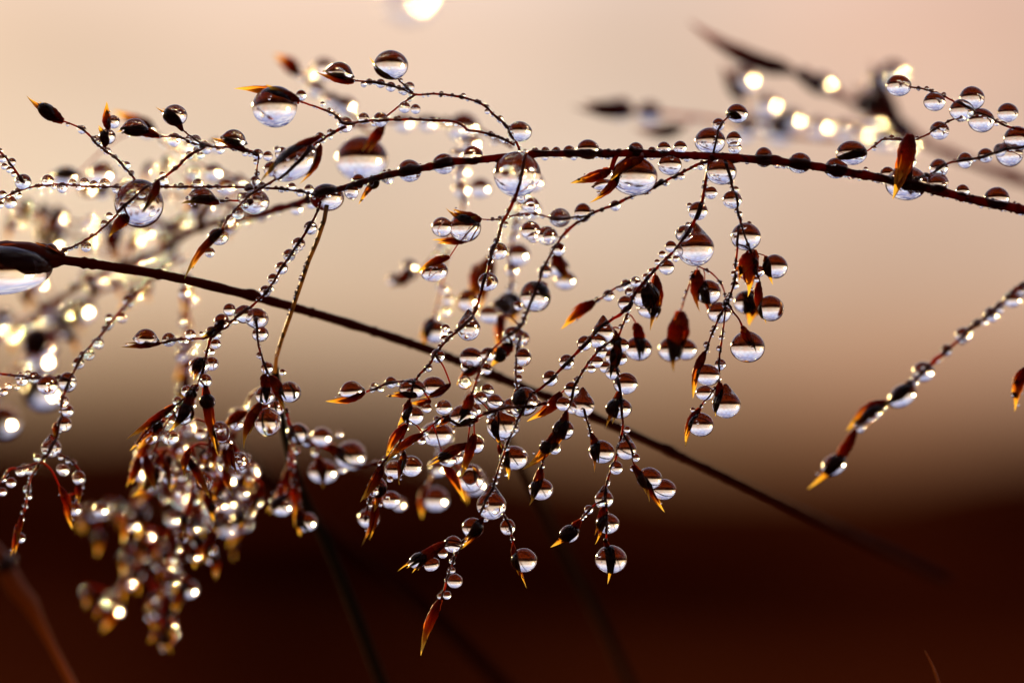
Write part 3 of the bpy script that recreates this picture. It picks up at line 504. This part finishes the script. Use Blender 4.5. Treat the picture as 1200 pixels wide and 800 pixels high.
# ================================================================== single bare stems far and near
def bare(name, label, cat, pts, r0, r1, m, part='stem'):
    e = empty(name, P(*pts[0])); tag(e, label, cat)
    W = [P(*p) for p in pts]; C = smooth(W, .02)
    mb = MB(); n = len(C)
    mb.ring_tube(C, [(r0+(r1-r0)*i/(n-1))*U*(1+.1*noise.noise(c*20)) for i, c in enumerate(C)], 10); mb.build(part, m, e, W[0]); return e
bare('straw_stalk', 'thin pale straw stalk hanging below the panicle left of centre, rough with tiny beads', 'straw', [(383, 240, 14), (380, 258, 10), (372, 282, 10), (362, 305, 12), (352, 335, 16), (340, 370, 22), (330, 398, 30), (324, 418, 40), (322, 436, 60)], 2.6, 2.4, PALE)
MICRO['straw'] = [(P(383-60*t+rng.uniform(-2, 2)-3*sin(t*3), 250+170*t, 8+26*t*t), rng.uniform(.9, 2)*U) for t in [rng.random() for _ in range(70)]]
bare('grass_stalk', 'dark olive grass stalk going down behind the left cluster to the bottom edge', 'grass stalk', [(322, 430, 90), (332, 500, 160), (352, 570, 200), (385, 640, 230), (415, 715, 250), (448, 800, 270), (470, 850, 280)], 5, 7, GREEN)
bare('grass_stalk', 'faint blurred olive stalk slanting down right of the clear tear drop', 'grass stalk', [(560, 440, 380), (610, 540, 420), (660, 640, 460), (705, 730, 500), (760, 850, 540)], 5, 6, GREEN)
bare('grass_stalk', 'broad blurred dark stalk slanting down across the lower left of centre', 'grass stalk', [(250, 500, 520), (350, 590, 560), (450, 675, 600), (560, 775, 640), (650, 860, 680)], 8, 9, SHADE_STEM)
# ================================================================== PANICLE 2: the out-of-focus one behind, left
BP = empty('grass_panicle', P(390, 222, 60)); tag(BP, 'second grass panicle, blurred and glittering behind the left half', 'grass')
branch(BP, 'the blurred stem of the left rear panicle', [(385, 226, 50), (355, 236, 90), (320, 247, 130), (285, 256, 180), (250, 262, 230), (225, 272, 250), (200, 286, 260), (160, 306, 270), (120, 320, 280), (80, 342, 290), (40, 372, 300), (-10, 400, 310)], 4.2, 3, name='stem', mat=STEM, auto=(.05, .98, 34, 4, 8), micro=.3)
def spray(phrase, pts, r0, seed, n_sp, n_dr, rr=(7, 12), sp_len=(28, 44), sp_w=(9, 13), down=1.0, out=(8, 30), nb=10, stem=BP, dj=70):
    """a blurred side branch: hanging florets and drops strewn along a measured line"""
    rg = random.Random(seed); sp = []; dr = []
    def at(t):
        t *= len(pts)-1; i = min(int(t), len(pts)-2); t -= i; return tuple(pts[i][k]+(pts[i+1][k]-pts[i][k])*t for k in range(3))
    for j in range(n_sp):
        u, v, d = at((j+rg.uniform(.2, .8))/n_sp); a = rg.uniform(-.7, .7)-.2; q = rg.uniform(*out); Ls = rg.uniform(*sp_len)
        bu, bv = u + rg.choice((-1, 1))*q*.7, v + q*.6*down; dd = rg.uniform(-dj, dj)
        tu, tv = bu + sin(a)*Ls, bv + cos(a)*Ls*down; sp.append((bu, bv, tu, tv, rg.uniform(*sp_w), dd))
        if rg.random() < .8: r = rg.uniform(*rr); dr.append(((bu+tu)/2 + r*.45, (bv+tv)/2 + 1, r, 'B', rg.uniform(-20, 20), rg.uniform(.95, 1.25), dd - 3))
    for j in range(n_dr):
        u, v, d = at(rg.random()); r = rg.uniform(rr[0]*.75, rr[1]*.9); dr.append((u+rg.uniform(-1, 1)*out[1]*.5, v+rg.uniform(-.2, 1)*out[1]*.5, r, 'B', 0, 1, rg.uniform(-dj, dj)))
    branch(stem, phrase, pts, r0, 1.3, spikes=sp, drops=dr, auto=(.03, .97, nb, 2.6, 5.5), micro=.5)
spray('the blurred upper left side branch', [(300, 250, 160), (240, 232, 220), (180, 228, 280), (120, 210, 300), (60, 205, 320)], 1.8, 11, 7, 8, down=.55)
spray('the blurred branch behind the netted drop', [(230, 270, 250), (170, 262, 290), (110, 262, 320), (60, 256, 340), (10, 248, 350)], 1.8, 12, 6, 8, down=.8)
spray('the blurred drops near the left edge', [(90, 350, 300), (60, 385, 340), (35, 410, 360), (10, 440, 380), (-8, 470, 380)], 2, 15, 4, 4, rr=(12, 22), sp_w=(18, 26))
spray('the column of blurred beads under the long stem', [(215, 318, 200), (222, 350, 210), (218, 390, 220), (222, 430, 230), (218, 470, 230), (222, 510, 230)], 1.8, 16, 7, 12, rr=(6, 10), out=(4, 16))
spray('the golden blurred mass at the left', [(226, 470, 60), (215, 500, 110), (205, 525, 150), (200, 555, 180), (190, 590, 200)], 1.8, 17, 7, 4, rr=(7, 12), out=(16, 70), sp_len=(34, 56), sp_w=(9, 13), dj=120, nb=6)
spray('the golden tips hanging under the sharp left florets', [(205, 480, 20), (190, 505, 50), (180, 530, 80), (170, 556, 110)], 1.5, 31, 5, 4, rr=(6, 10), out=(6, 34), sp_len=(34, 54), dj=50, nb=5)
spray('the red twiglets right of the golden mass', [(262, 500, 60), (275, 520, 90), (285, 545, 110), (296, 560, 120)], 1.4, 33, 5, 5, rr=(6, 10), out=(4, 26), dj=40, nb=5)
spray('the golden blurred mass below the sharp left florets', [(240, 480, 40), (246, 510, 80), (242, 545, 110), (238, 580, 140), (232, 620, 160)], 1.8, 18, 6, 7, rr=(6, 11), out=(10, 40), sp_len=(30, 50), dj=90, nb=5)
spray('the reddish descending stem at lower left', [(234, 540, 110), (226, 575, 120), (214, 610, 130), (205, 632, 140), (196, 665, 150), (192, 700, 160), (190, 735, 170)], 2, 19, 6, 6, rr=(6, 10), out=(6, 34), sp_len=(30, 46), dj=90, nb=7)
spray('the blurred drops right of the golden mass', [(255, 540, 150), (268, 560, 170), (275, 585, 190), (282, 600, 200)], 1.5, 22, 4, 5, rr=(8, 13), out=(4, 26))
spray('the half-blurred twig left of the plumb stalk', [(318, 448, 30), (296, 460, 90), (285, 480, 120), (275, 495, 130), (262, 520, 130)], 1.3, 23, 3, 3, rr=(6, 9), out=(4, 14))

def glow(phrase, pts, r0, lst, seed, stem=BP, dj=40):
    """a blurred twig whose florets each carry one glittering drop, placed where the photograph shows them"""
    rg = random.Random(seed); sp = []; dr = []
    for (u, v, r) in lst:
        dd = rg.uniform(-dj, dj); a = rg.uniform(-.6, .35)
        sp.append((u - .6*r, v - 1.2*r, u - .6*r + sin(a)*r*4, v + cos(a)*r*3.1, r*1.2, dd)); dr.append((u - .55*r, v, r, 'B', 0, 1, dd - 4))
    branch(stem, phrase, pts, r0, 1.2, spikes=sp, drops=dr, auto=(.03, .97, max(4, int(len(lst)*.9)), 2.6, 4.6), micro=.6)
glow('the lower blurred twig fanning left', [(215, 605, 180), (205, 632, 220), (185, 645, 250), (165, 655, 270), (150, 675, 280), (135, 692, 290), (120, 702, 290)], 1.8, [(178, 626, 8), (166, 638, 7), (189, 662, 6), (205, 663, 6), (149, 653, 7), (165, 672, 8), (155, 681, 8), (125, 708, 6), (140, 714, 9), (104, 693, 6), (186, 705, 7), (202, 716, 7), (193, 640, 5), (204, 637, 5)], 41)
glow('the blurred arm reaching left at mid height', [(205, 560, 180), (180, 575, 230), (160, 590, 260), (135, 596, 280), (110, 603, 290), (90, 612, 290)], 1.6, [(133, 592, 7), (143, 592, 7), (100, 603, 7), (112, 600, 8), (159, 601, 8), (170, 604, 9), (161, 614, 8), (119, 630, 7), (174, 556, 7), (187, 567, 9)], 42)
glow('the reddish twig inside the golden cluster', [(225, 520, 110), (230, 550, 130), (226, 580, 150), (220, 600, 160), (215, 625, 180), (212, 650, 190), (210, 680, 200)], 2.0, [(219, 609, 6), (216, 622, 6), (235, 634, 9), (240, 568, 5), (246, 553, 6), (257, 577, 6), (253, 654, 8), (228, 690, 11), (207, 566, 6), (216, 558, 6), (233, 612, 6), (243, 530, 6), (201, 540, 7), (232, 586, 5)], 43)
glow('the lowest blurred strand of the golden cluster', [(204, 650, 190), (197, 680, 200), (190, 705, 210), (188, 730, 220), (192, 760, 220)], 1.6, [(183, 700, 6), (200, 722, 7), (186, 738, 5), (196, 690, 5), (178, 722, 5)], 48)
spray('the long golden tips at the very bottom left', [(200, 690, 190), (190, 712, 200), (186, 728, 210)], 1.3, 49, 3, 0, out=(2, 8), sp_len=(34, 48), sp_w=(10, 13), dj=20, nb=3)
glow('the small blurred twig right of the golden cluster', [(250, 545, 200), (262, 565, 240), (272, 582, 260), (284, 594, 270)], 1.5, [(270, 596, 8), (290, 612, 10), (294, 597, 9), (265, 552, 7), (300, 552, 8), (276, 640, 5)], 44)
glow('the glittering blurred twig above the long stem', [(165, 306, 300), (130, 300, 320), (100, 285, 340), (70, 262, 350), (40, 245, 350), (10, 235, 350)], 1.6, [(37, 243, 9), (56, 246, 7), (76, 254, 11), (112, 284, 7), (131, 264, 7), (142, 268, 7), (136, 281, 9), (165, 281, 9), (62, 289, 7), (18, 262, 7)], 45)
glow('the glittering blurred twig under the long stem', [(220, 300, 280), (190, 312, 300), (160, 325, 310), (120, 340, 330), (85, 355, 340), (50, 365, 340), (10, 375, 350)], 1.8, [(50, 331, 10), (104, 323, 7), (115, 338, 8), (137, 331, 7), (162, 343, 9), (176, 334, 7), (171, 308, 6), (56, 359, 8), (93, 363, 10), (83, 390, 9), (11, 371, 10), (5, 384, 10), (23, 389, 8), (83, 369, 7), (34, 345, 7)], 46)
glow('the glittering blurred twig across the upper left', [(300, 228, 220), (270, 230, 260), (235, 245, 290), (205, 258, 300), (185, 275, 300)], 1.6, [(232, 206, 8), (200, 190, 7), (180, 198, 7), (240, 252, 8), (254, 244, 8), (202, 266, 6), (197, 276, 7), (268, 262, 7), (286, 214, 8), (218, 262, 7)], 47)

branch(BP, 'the half-blurred twig of three domed drops', [(335, 478, 60), (341, 500, 80), (352, 515, 100), (372, 520, 120), (395, 530, 130), (410, 540, 130), (425, 545, 120), (445, 540, 60)], 1.6, 1.3,
  beads=[(349, 507, 12.5), (377, 511, 12), (398, 508, 4), (360, 517, 6), (401, 549, 5), (370, 530, 5)], drops=[(411, 533, 18, 'B', 0, .95, 0, 'big pale-rimmed blurred dewdrop left of the centre group'), (379, 552, 17, 'B', 0, .85, 10)],
  spikes=[(372, 535, 378, 572, 12), (385, 520, 415, 545, 12), (338, 546, 312, 600, 10, 30), (344, 548, 350, 628, 11, 30)])
branch(BP, 'the blurred floret pair under the plumb stalk', [(341, 505, 90), (340, 530, 90), (342, 548, 100), (346, 570, 110), (352, 600, 120)], 1.8, 1.2, beads=[(348, 528, 4), (343, 540, 4), (330, 574, 6)], spikes=[(336, 580, 315, 603, 9), (352, 596, 352, 628, 11)], drops=[(330, 592, 13, 'B', 0, .9), (359, 611, 12, 'B', 0, 1)])
# rear strings behind the centre
branch(BP, 'the blurred string of drops behind the second arch', [(400, 150, 120), (425, 146, 180), (460, 142, 240), (500, 140, 260), (540, 146, 260), (562, 152, 240), (600, 172, 120)], 1.6, 1.8, drops=[(473, 144, 11), (501, 144, 10), (543, 149, 18, 'B', 0, .9), (550, 168, 13), (424, 186, 29, 'B', 0, 1, -30, 'big blurred glittering dewdrop behind the left end of the thick stem')], spikes=[(450, 146, 424, 178, 13, -150)], auto=(.05, .9, 9, 4, 6), micro=.3)
branch(BP, 'the blurred vertical string behind the centre', [(560, 152, 240), (548, 180, 220), (540, 200, 220), (543, 225, 200), (540, 250, 190), (522, 280, 200), (500, 310, 220), (470, 335, 230)], 1.6, 1.4, drops=[(541, 200, 10), (541, 222, 10), (563, 220, 12), (537, 182, 9), (480, 312, 9), (462, 328, 8)], auto=(.1, .98, 16, 3.5, 6), spikes=[(482, 314, 456, 336, 12)], micro=.3)
branch(BP, 'the second blurred vertical string behind the centre', [(600, 190, 150), (608, 230, 150), (604, 262, 150), (600, 285, 160), (600, 320, 160), (598, 350, 150), (590, 380, 140)], 1.4, 1.3,
  drops=[(625, 213, 12), (620, 245, 13), (607, 298, 14), (597, 356, 15), (588, 358, 12, 'B', 0, .8), (575, 368, 14, 'B', 0, .8), (548, 352, 12, 'B', 0, 1.2), (600, 316, 8)], spikes=[(575, 300, 560, 365, 22), (560, 310, 545, 360, 20, 20), (596, 350, 600, 380, 18, 20), (588, 370, 582, 405, 12)], auto=(.1, .9, 12, 3, 5), micro=.4)
branch(BP, 'the blurred string down to the pale floret', [(525, 290, 180), (520, 320, 180), (515, 345, 170), (508, 370, 160), (503, 385, 150)], 1.4, 1.2, drops=[(510, 388, 14, 'B', 0, 1.05), (525, 350, 7), (522, 340, 6), (523, 365, 6)], spikes=[(508, 372, 493, 408, 15)], auto=(.1, .9, 6, 3, 5), micro=.4)
branch(BP, 'the blurred string behind the dense centre', [(560, 440, 140), (530, 500, 150), (515, 530, 160), (505, 560, 170), (498, 575, 170)], 1.4, 1.2, drops=[(511, 584, 15, 'B', 0, .95), (513, 548, 10), (555, 565, 15, 'B', 0, 1.1), (468, 590, 8)], spikes=[(498, 570, 495, 608, 11), (545, 555, 548, 590, 12)], auto=(.1, .9, 8, 3, 5), micro=.5)
branch(BP, 'the blurred left string beside the highest spikelet', [(440, 160, 160), (425, 150, 220), (410, 130, 250), (395, 118, 260), (378, 108, 260), (362, 95, 260), (350, 86, 260)], 2.4, 1.6, drops=[(380, 80, 13, 'B', 0, 1, 30), (364, 88, 8), (371, 104, 10), (388, 117, 10), (405, 124, 12), (396, 120, 8)], spikes=[(352, 88, 319, 64, 18)], auto=(.3, .98, 6, 3, 5), micro=.2)
branch(BP, 'the blurred twig above the left level twig', [(300, 215, 140), (270, 205, 180), (240, 195, 200), (215, 180, 210), (190, 165, 200), (180, 150, 200), (165, 140, 210)], 1.4, 1.2, drops=[(227, 203, 8), (253, 170, 9), (250, 202, 11), (220, 172, 8), (173, 153, 10), (265, 218, 11, 'B', 0, .9), (78, 207, 15, 'B', 0, .85), (120, 204, 15)], spikes=[(180, 150, 132, 130, 18), (90, 205, 55, 206, 12)], auto=(.1, .9, 10, 3, 5), micro=.3)

# left string, nearly sharp
branch(BP, 'the left-hand string of bright beads', [(205, 300, 240), (180, 325, 180), (160, 345, 120), (140, 365, 80), (120, 390, 60), (100, 412, 50), (88, 432, 46), (80, 448, 46), (73, 468, 46), (72, 490, 46), (66, 512, 46), (58, 528, 46), (45, 545, 46), (36, 560, 46), (32, 580, 46), (28, 600, 46), (20, 618, 50)], 1.8, 1.2,
  beads=[(143, 372, 6.5), (115, 402, 7), (104, 415, 7), (92, 425, 7), (79, 447, 11), (74, 470, 7), (79, 481, 7.5), (75, 496, 9), (128, 380, 5), (32, 573, 5), (36, 552, 4.6), (26, 553, 4.6), (128, 372, 5), (44, 536, 4.6), (150, 352, 7)],
  spikes=[(66, 495, 64, 515, 8), (20, 614, 11, 655, 8), (26, 602, 20, 640, 6), (70, 570, 86, 618, 10)], drops=[(60, 524, 12, 't', 0, .95), (56, 451, 12, 'B', 0, 1, -6, 'nearly black round dewdrop on the left-hand twig'), (75, 551, 7), (92, 559, 8), (24, 630, 6, 'B', 0, 1.3)], auto=(.05, .95, 26, 2.4, 4.6))
branch(BP, 'the twig running to the left edge at mid height', [(82, 446, 46), (60, 441, 46), (40, 443, 46), (20, 440, 46), (-10, 436, 46)], 1.5, 1.4, beads=[(26, 445, 7), (40, 442, 7), (33, 437, 4), (10, 452, 4), (20, 453, 3.6), (4, 459, 4.6)], auto=(.1, .95, 8, 2.4, 4.2))
branch(BP, 'the drooping twig right of the left-hand string', [(66, 530, 46), (78, 536, 50), (90, 546, 56), (96, 560, 60), (94, 578, 70), (88, 592, 76)], 1.3, 1, spikes=[(92, 566, 92, 590, 8), (80, 580, 85, 620, 9)], beads=[(93, 561, 7), (72, 549, 6), (88, 596, 8)], drops=[(118, 597, 9, 'B', -20, 1, 60)], auto=(.1, .9, 5, 2.4, 4))
branch(BP, 'the curled twig at the left edge', [(45, 542, 46), (25, 548, 46), (12, 549, 46), (4, 560, 46), (-10, 575, 46)], 1.4, 1.2, beads=[(13, 565, 6), (3, 576, 5), (24, 552, 6), (33, 550, 6)], auto=(.1, .9, 6, 2.4, 4.2))

# ================================================================== PANICLE 3: blurred, upper right
RP = empty('grass_panicle', P(1240, 228, 481)); tag(RP, 'third grass panicle, a soft brown blur behind the upper right', 'grass')
branch(RP, 'the blurred stem at the upper right', [(1240, 226, 481), (1180, 205, 481), (1120, 183, 481), (1090, 170, 473), (1060, 150, 464), (1020, 132, 455), (985, 112, 447), (960, 102, 430), (925, 82, 412)], 6, 4, name='stem', mat=STEM, micro=.1,
  spikes=[(930, 84, 806, 24, 22), (962, 104, 935, 80, 20), (1052, 145, 1020, 72, 22), (1030, 130, 1000, 100, 18)], drops=[(1032, 95, 15.3, 'B', 0, 1, -8), (1016, 122, 14.0, 'B', 0, 1, -8), (1046, 85, 15.3, 'B', 0, 1, -8), (1060, 152, 10.5, 'B', 0, 1, -8), (1050, 145, 10.5, 'B', 0, 1, -8), (962, 98, 14.0, 'B', 0, 1, -8), (1047, 165, 10.5, 'B', 0, 1, -8), (1024, 143, 10.5, 'B', 0, 1, -8), (942, 88, 9.5, 'B', 0, 1, -8), (1062, 170, 10.5, 'B', 0, 1, -8)])
branch(RP, 'the blurred level branch at the upper right', [(1060, 152, 464), (1030, 162, 464), (980, 162, 464), (930, 158, 464), (880, 150, 464), (830, 140, 464), (780, 134, 455), (745, 132, 447), (720, 132, 447)], 3, 2.2, micro=.1,
  spikes=[(742, 131, 668, 124, 20, -60), (872, 118, 846, 76, 18, -20), (800, 150, 742, 150, 16, -70), (900, 150, 940, 130, 12)], drops=[(898, 123, 14.0, 'B', 0, 1, -8), (872, 153, 13.0, 'B', 0, 1, -8), (878, 144, 11.8, 'B', 0, 1, -8), (914, 156, 14.0, 'B', 0, 1, -8), (897, 146, 11.8, 'B', 0, 1, -8), (926, 140, 14.0, 'B', 0, 1, -8), (959, 149, 13.0, 'B', 0, 1, -8), (990, 152, 13.0, 'B', 0, 1, -8), (1007, 157, 13.0, 'B', 0, 1, -8), (1035, 164, 11.8, 'B', 0, 1, -8), (761, 132, 14.0, 'B', 0, 1, -8), (727, 128, 14.0, 'B', 0, 1, -8), (716, 128, 11.8, 'B', 0, 1, -8), (871, 92, 15.3, 'B', 0, 1, -8), (913, 143, 10.5, 'B', 0, 1, -8)])
# ================================================================== the separate sprig on the right
RS = empty('grass_sprig', P(1230, 318, 60)); tag(RS, 'single drooping grass sprig entering from the right edge, tipped with a floret', 'grass')
branch(RS, 'the right edge sprig', [(1235, 312, 112), (1200, 333, 112), (1180, 350, 112), (1160, 368, 112), (1135, 388, 112), (1110, 410, 112), (1090, 428, 112), (1065, 452, 112), (1040, 472, 112), (1015, 490, 112), (1000, 506, 112)], 2, 1.7, name='stem', mat=THIN, micro=.7,
  beads=[(1186, 351, 9.5), (1161, 369, 9), (1129, 392, 9.5), (1109, 410, 7), (1082, 435, 12.5), (1196, 343, 6)], spikes=[(1068, 448, 1035, 474, 12), (1040, 470, 992, 505, 16), (1003, 503, 946, 573, 14)], drops=[(1057, 463, 17, 'B', -35, .78), (1021, 484, 14, 'B', -35, .7), (977, 544, 15, 'B', -35, .82)], auto=(.02, .97, 56, 2.6, 6))
bt = empty('grass_tip', P(1206, 428, 60)); tag(bt, 'short dark grass tip poking in at the right edge, mid height', 'grass')
branch(bt, 'the short tip at the right edge', [(1225, 415, 60), (1212, 425, 60), (1203, 432, 60)], 1.5, 1.2, name='stem', spikes=[(1202, 430, 1189, 482, 15)], beads=[(1192, 448, 5), (1189, 462, 4)], micro=2)
lt = empty('grass_leaf', P(-10, 600, 160)); tag(lt, 'blurred glowing grass blade bending down at the bottom left corner', 'grass')
m3 = MB(); C = smooth([P(-30, 625, -230), P(0, 655, -230), (P(20, 690, -230)), P(34, 706, -230), P(60, 755, -210), P(100, 830, -200)], .02); m3.ring_tube(C, [(4.5 + 7/(1+math.exp((i/len(C)-.42)*26)))*U for i in range(len(C))], 8); m3.build('blade', DRY, lt, C[0])
DROPS.append((13, P(8, 660, -245), 'B', -40, .7, 'long blurred dewdrop on the glowing blade at the bottom left', '', K(-245), True))
b2 = empty('grass_leaf', P(1104, 810, 60)); tag(b2, 'small green grass tip rising from the bottom edge at the right', 'grass')
m3 = MB(); C = smooth([P(1106, 830, 60), P(1100, 800, 60), P(1093, 780, 60), P(1084, 762, 60)], .01); m3.ring_tube(C, [max(.3, 3.4*(1-i/(len(C)-1)))*U for i in range(len(C))], 8); m3.build('blade', DRY, b2, C[0])
tt = empty('grass_leaf', P(470, -60, 1050)); tag(tt, 'far blurred dry blade over the top edge carrying one bright drop', 'grass')
m3 = MB(); C = smooth([P(440, -90, 1050), P(470, -50, 1050), P(485, -28, 1050)], .02); m3.ring_tube(C, [2*U]*len(C), 8); m3.build('blade', DRY, tt, C[0])
DROPS.append((22, P(478, 0, 1050), 'B', 0, 1, 'single bright out-of-focus dewdrop at the top edge', '', K(1050), True))


# ------------------------------------------------------------------ dewdrops: the 300 largest are things, smaller ones are one mass per plant
DROPS.sort(key=lambda x: -x[0])
import collections
byp = {}
for q in DROPS[:300]: byp.setdefault(q[6], []).append(q)
def label_of(q):
    if isinstance(q[5], str): return q[5]
    n_ = sum(1 for x in byp[q[6]] if isinstance(x[5], tuple) and x[5][1] < q[5][1])
    return f"{size_word(q[0])} dewdrop, {ORD[n_]} out along {q[6]}"
for j, q in enumerate(DROPS[:300]):
    r, loc, k, ang, ratio, lab, phrase, kk, named = q; lab = label_of(q)
    me = MESH[k][j % len(MESH[k])]
    if k == 'B' and ratio == 1 and r < 26: ratio = .94 + .14*rng.random()
    if k == 'b' and r > 11: me = MESH['B'][0]
    if k in 'bB' and loc.y > .06: me = MESH['farB'][0]; ratio = 1 if abs(ratio-1) < .1 else ratio
    o = bpy.data.objects.new('dewdrop', me); COL.objects.link(o); o.location = loc
    o.scale = (r*kk, r*kk*(.5+.5*ratio if ratio < 1 else 1), r*kk*ratio)
    o.rotation_euler = (rng.uniform(-.08, .08), R(ang), rng.uniform(-3, 3) if ratio == 1 and ang == 0 else 0)
    tag(o, lab, 'dewdrop', 'dewdrops hanging on the grass')

def ico(n):
    import bmesh
    bm = bmesh.new(); bmesh.ops.create_icosphere(bm, subdivisions=n, radius=1)
    v = [x.co.copy() for x in bm.verts]; f = [tuple(y.index for y in x.verts) for x in bm.faces]; bm.free(); return v, f
IV, IF = ico(3)
IV2, IF2 = ico(2)
mb = MB()
for (r, loc, k, ang, ratio, lab, phrase, kk, named) in DROPS[300:]:
    b = len(mb.v); mb.v += [loc + x*(r*kk) for x in IV]; mb.f += [tuple(i+b for i in t) for t in IF]
for key, ml in MICRO.items():
    for loc, r in ml:
        b = len(mb.v); mb.v += [loc + x*r for x in IV2]; mb.f += [tuple(i+b for i in t) for t in IF2]
mb.a = [0.0]*len(mb.v); mb.mi = [0]*len(mb.f)
o = mb.build('fine_dew', WATER); tag(o, 'fine film of tiny dew beads all over the stems and spikelets', 'dew', None, 'stuff')
print('DROPS', len(DROPS))
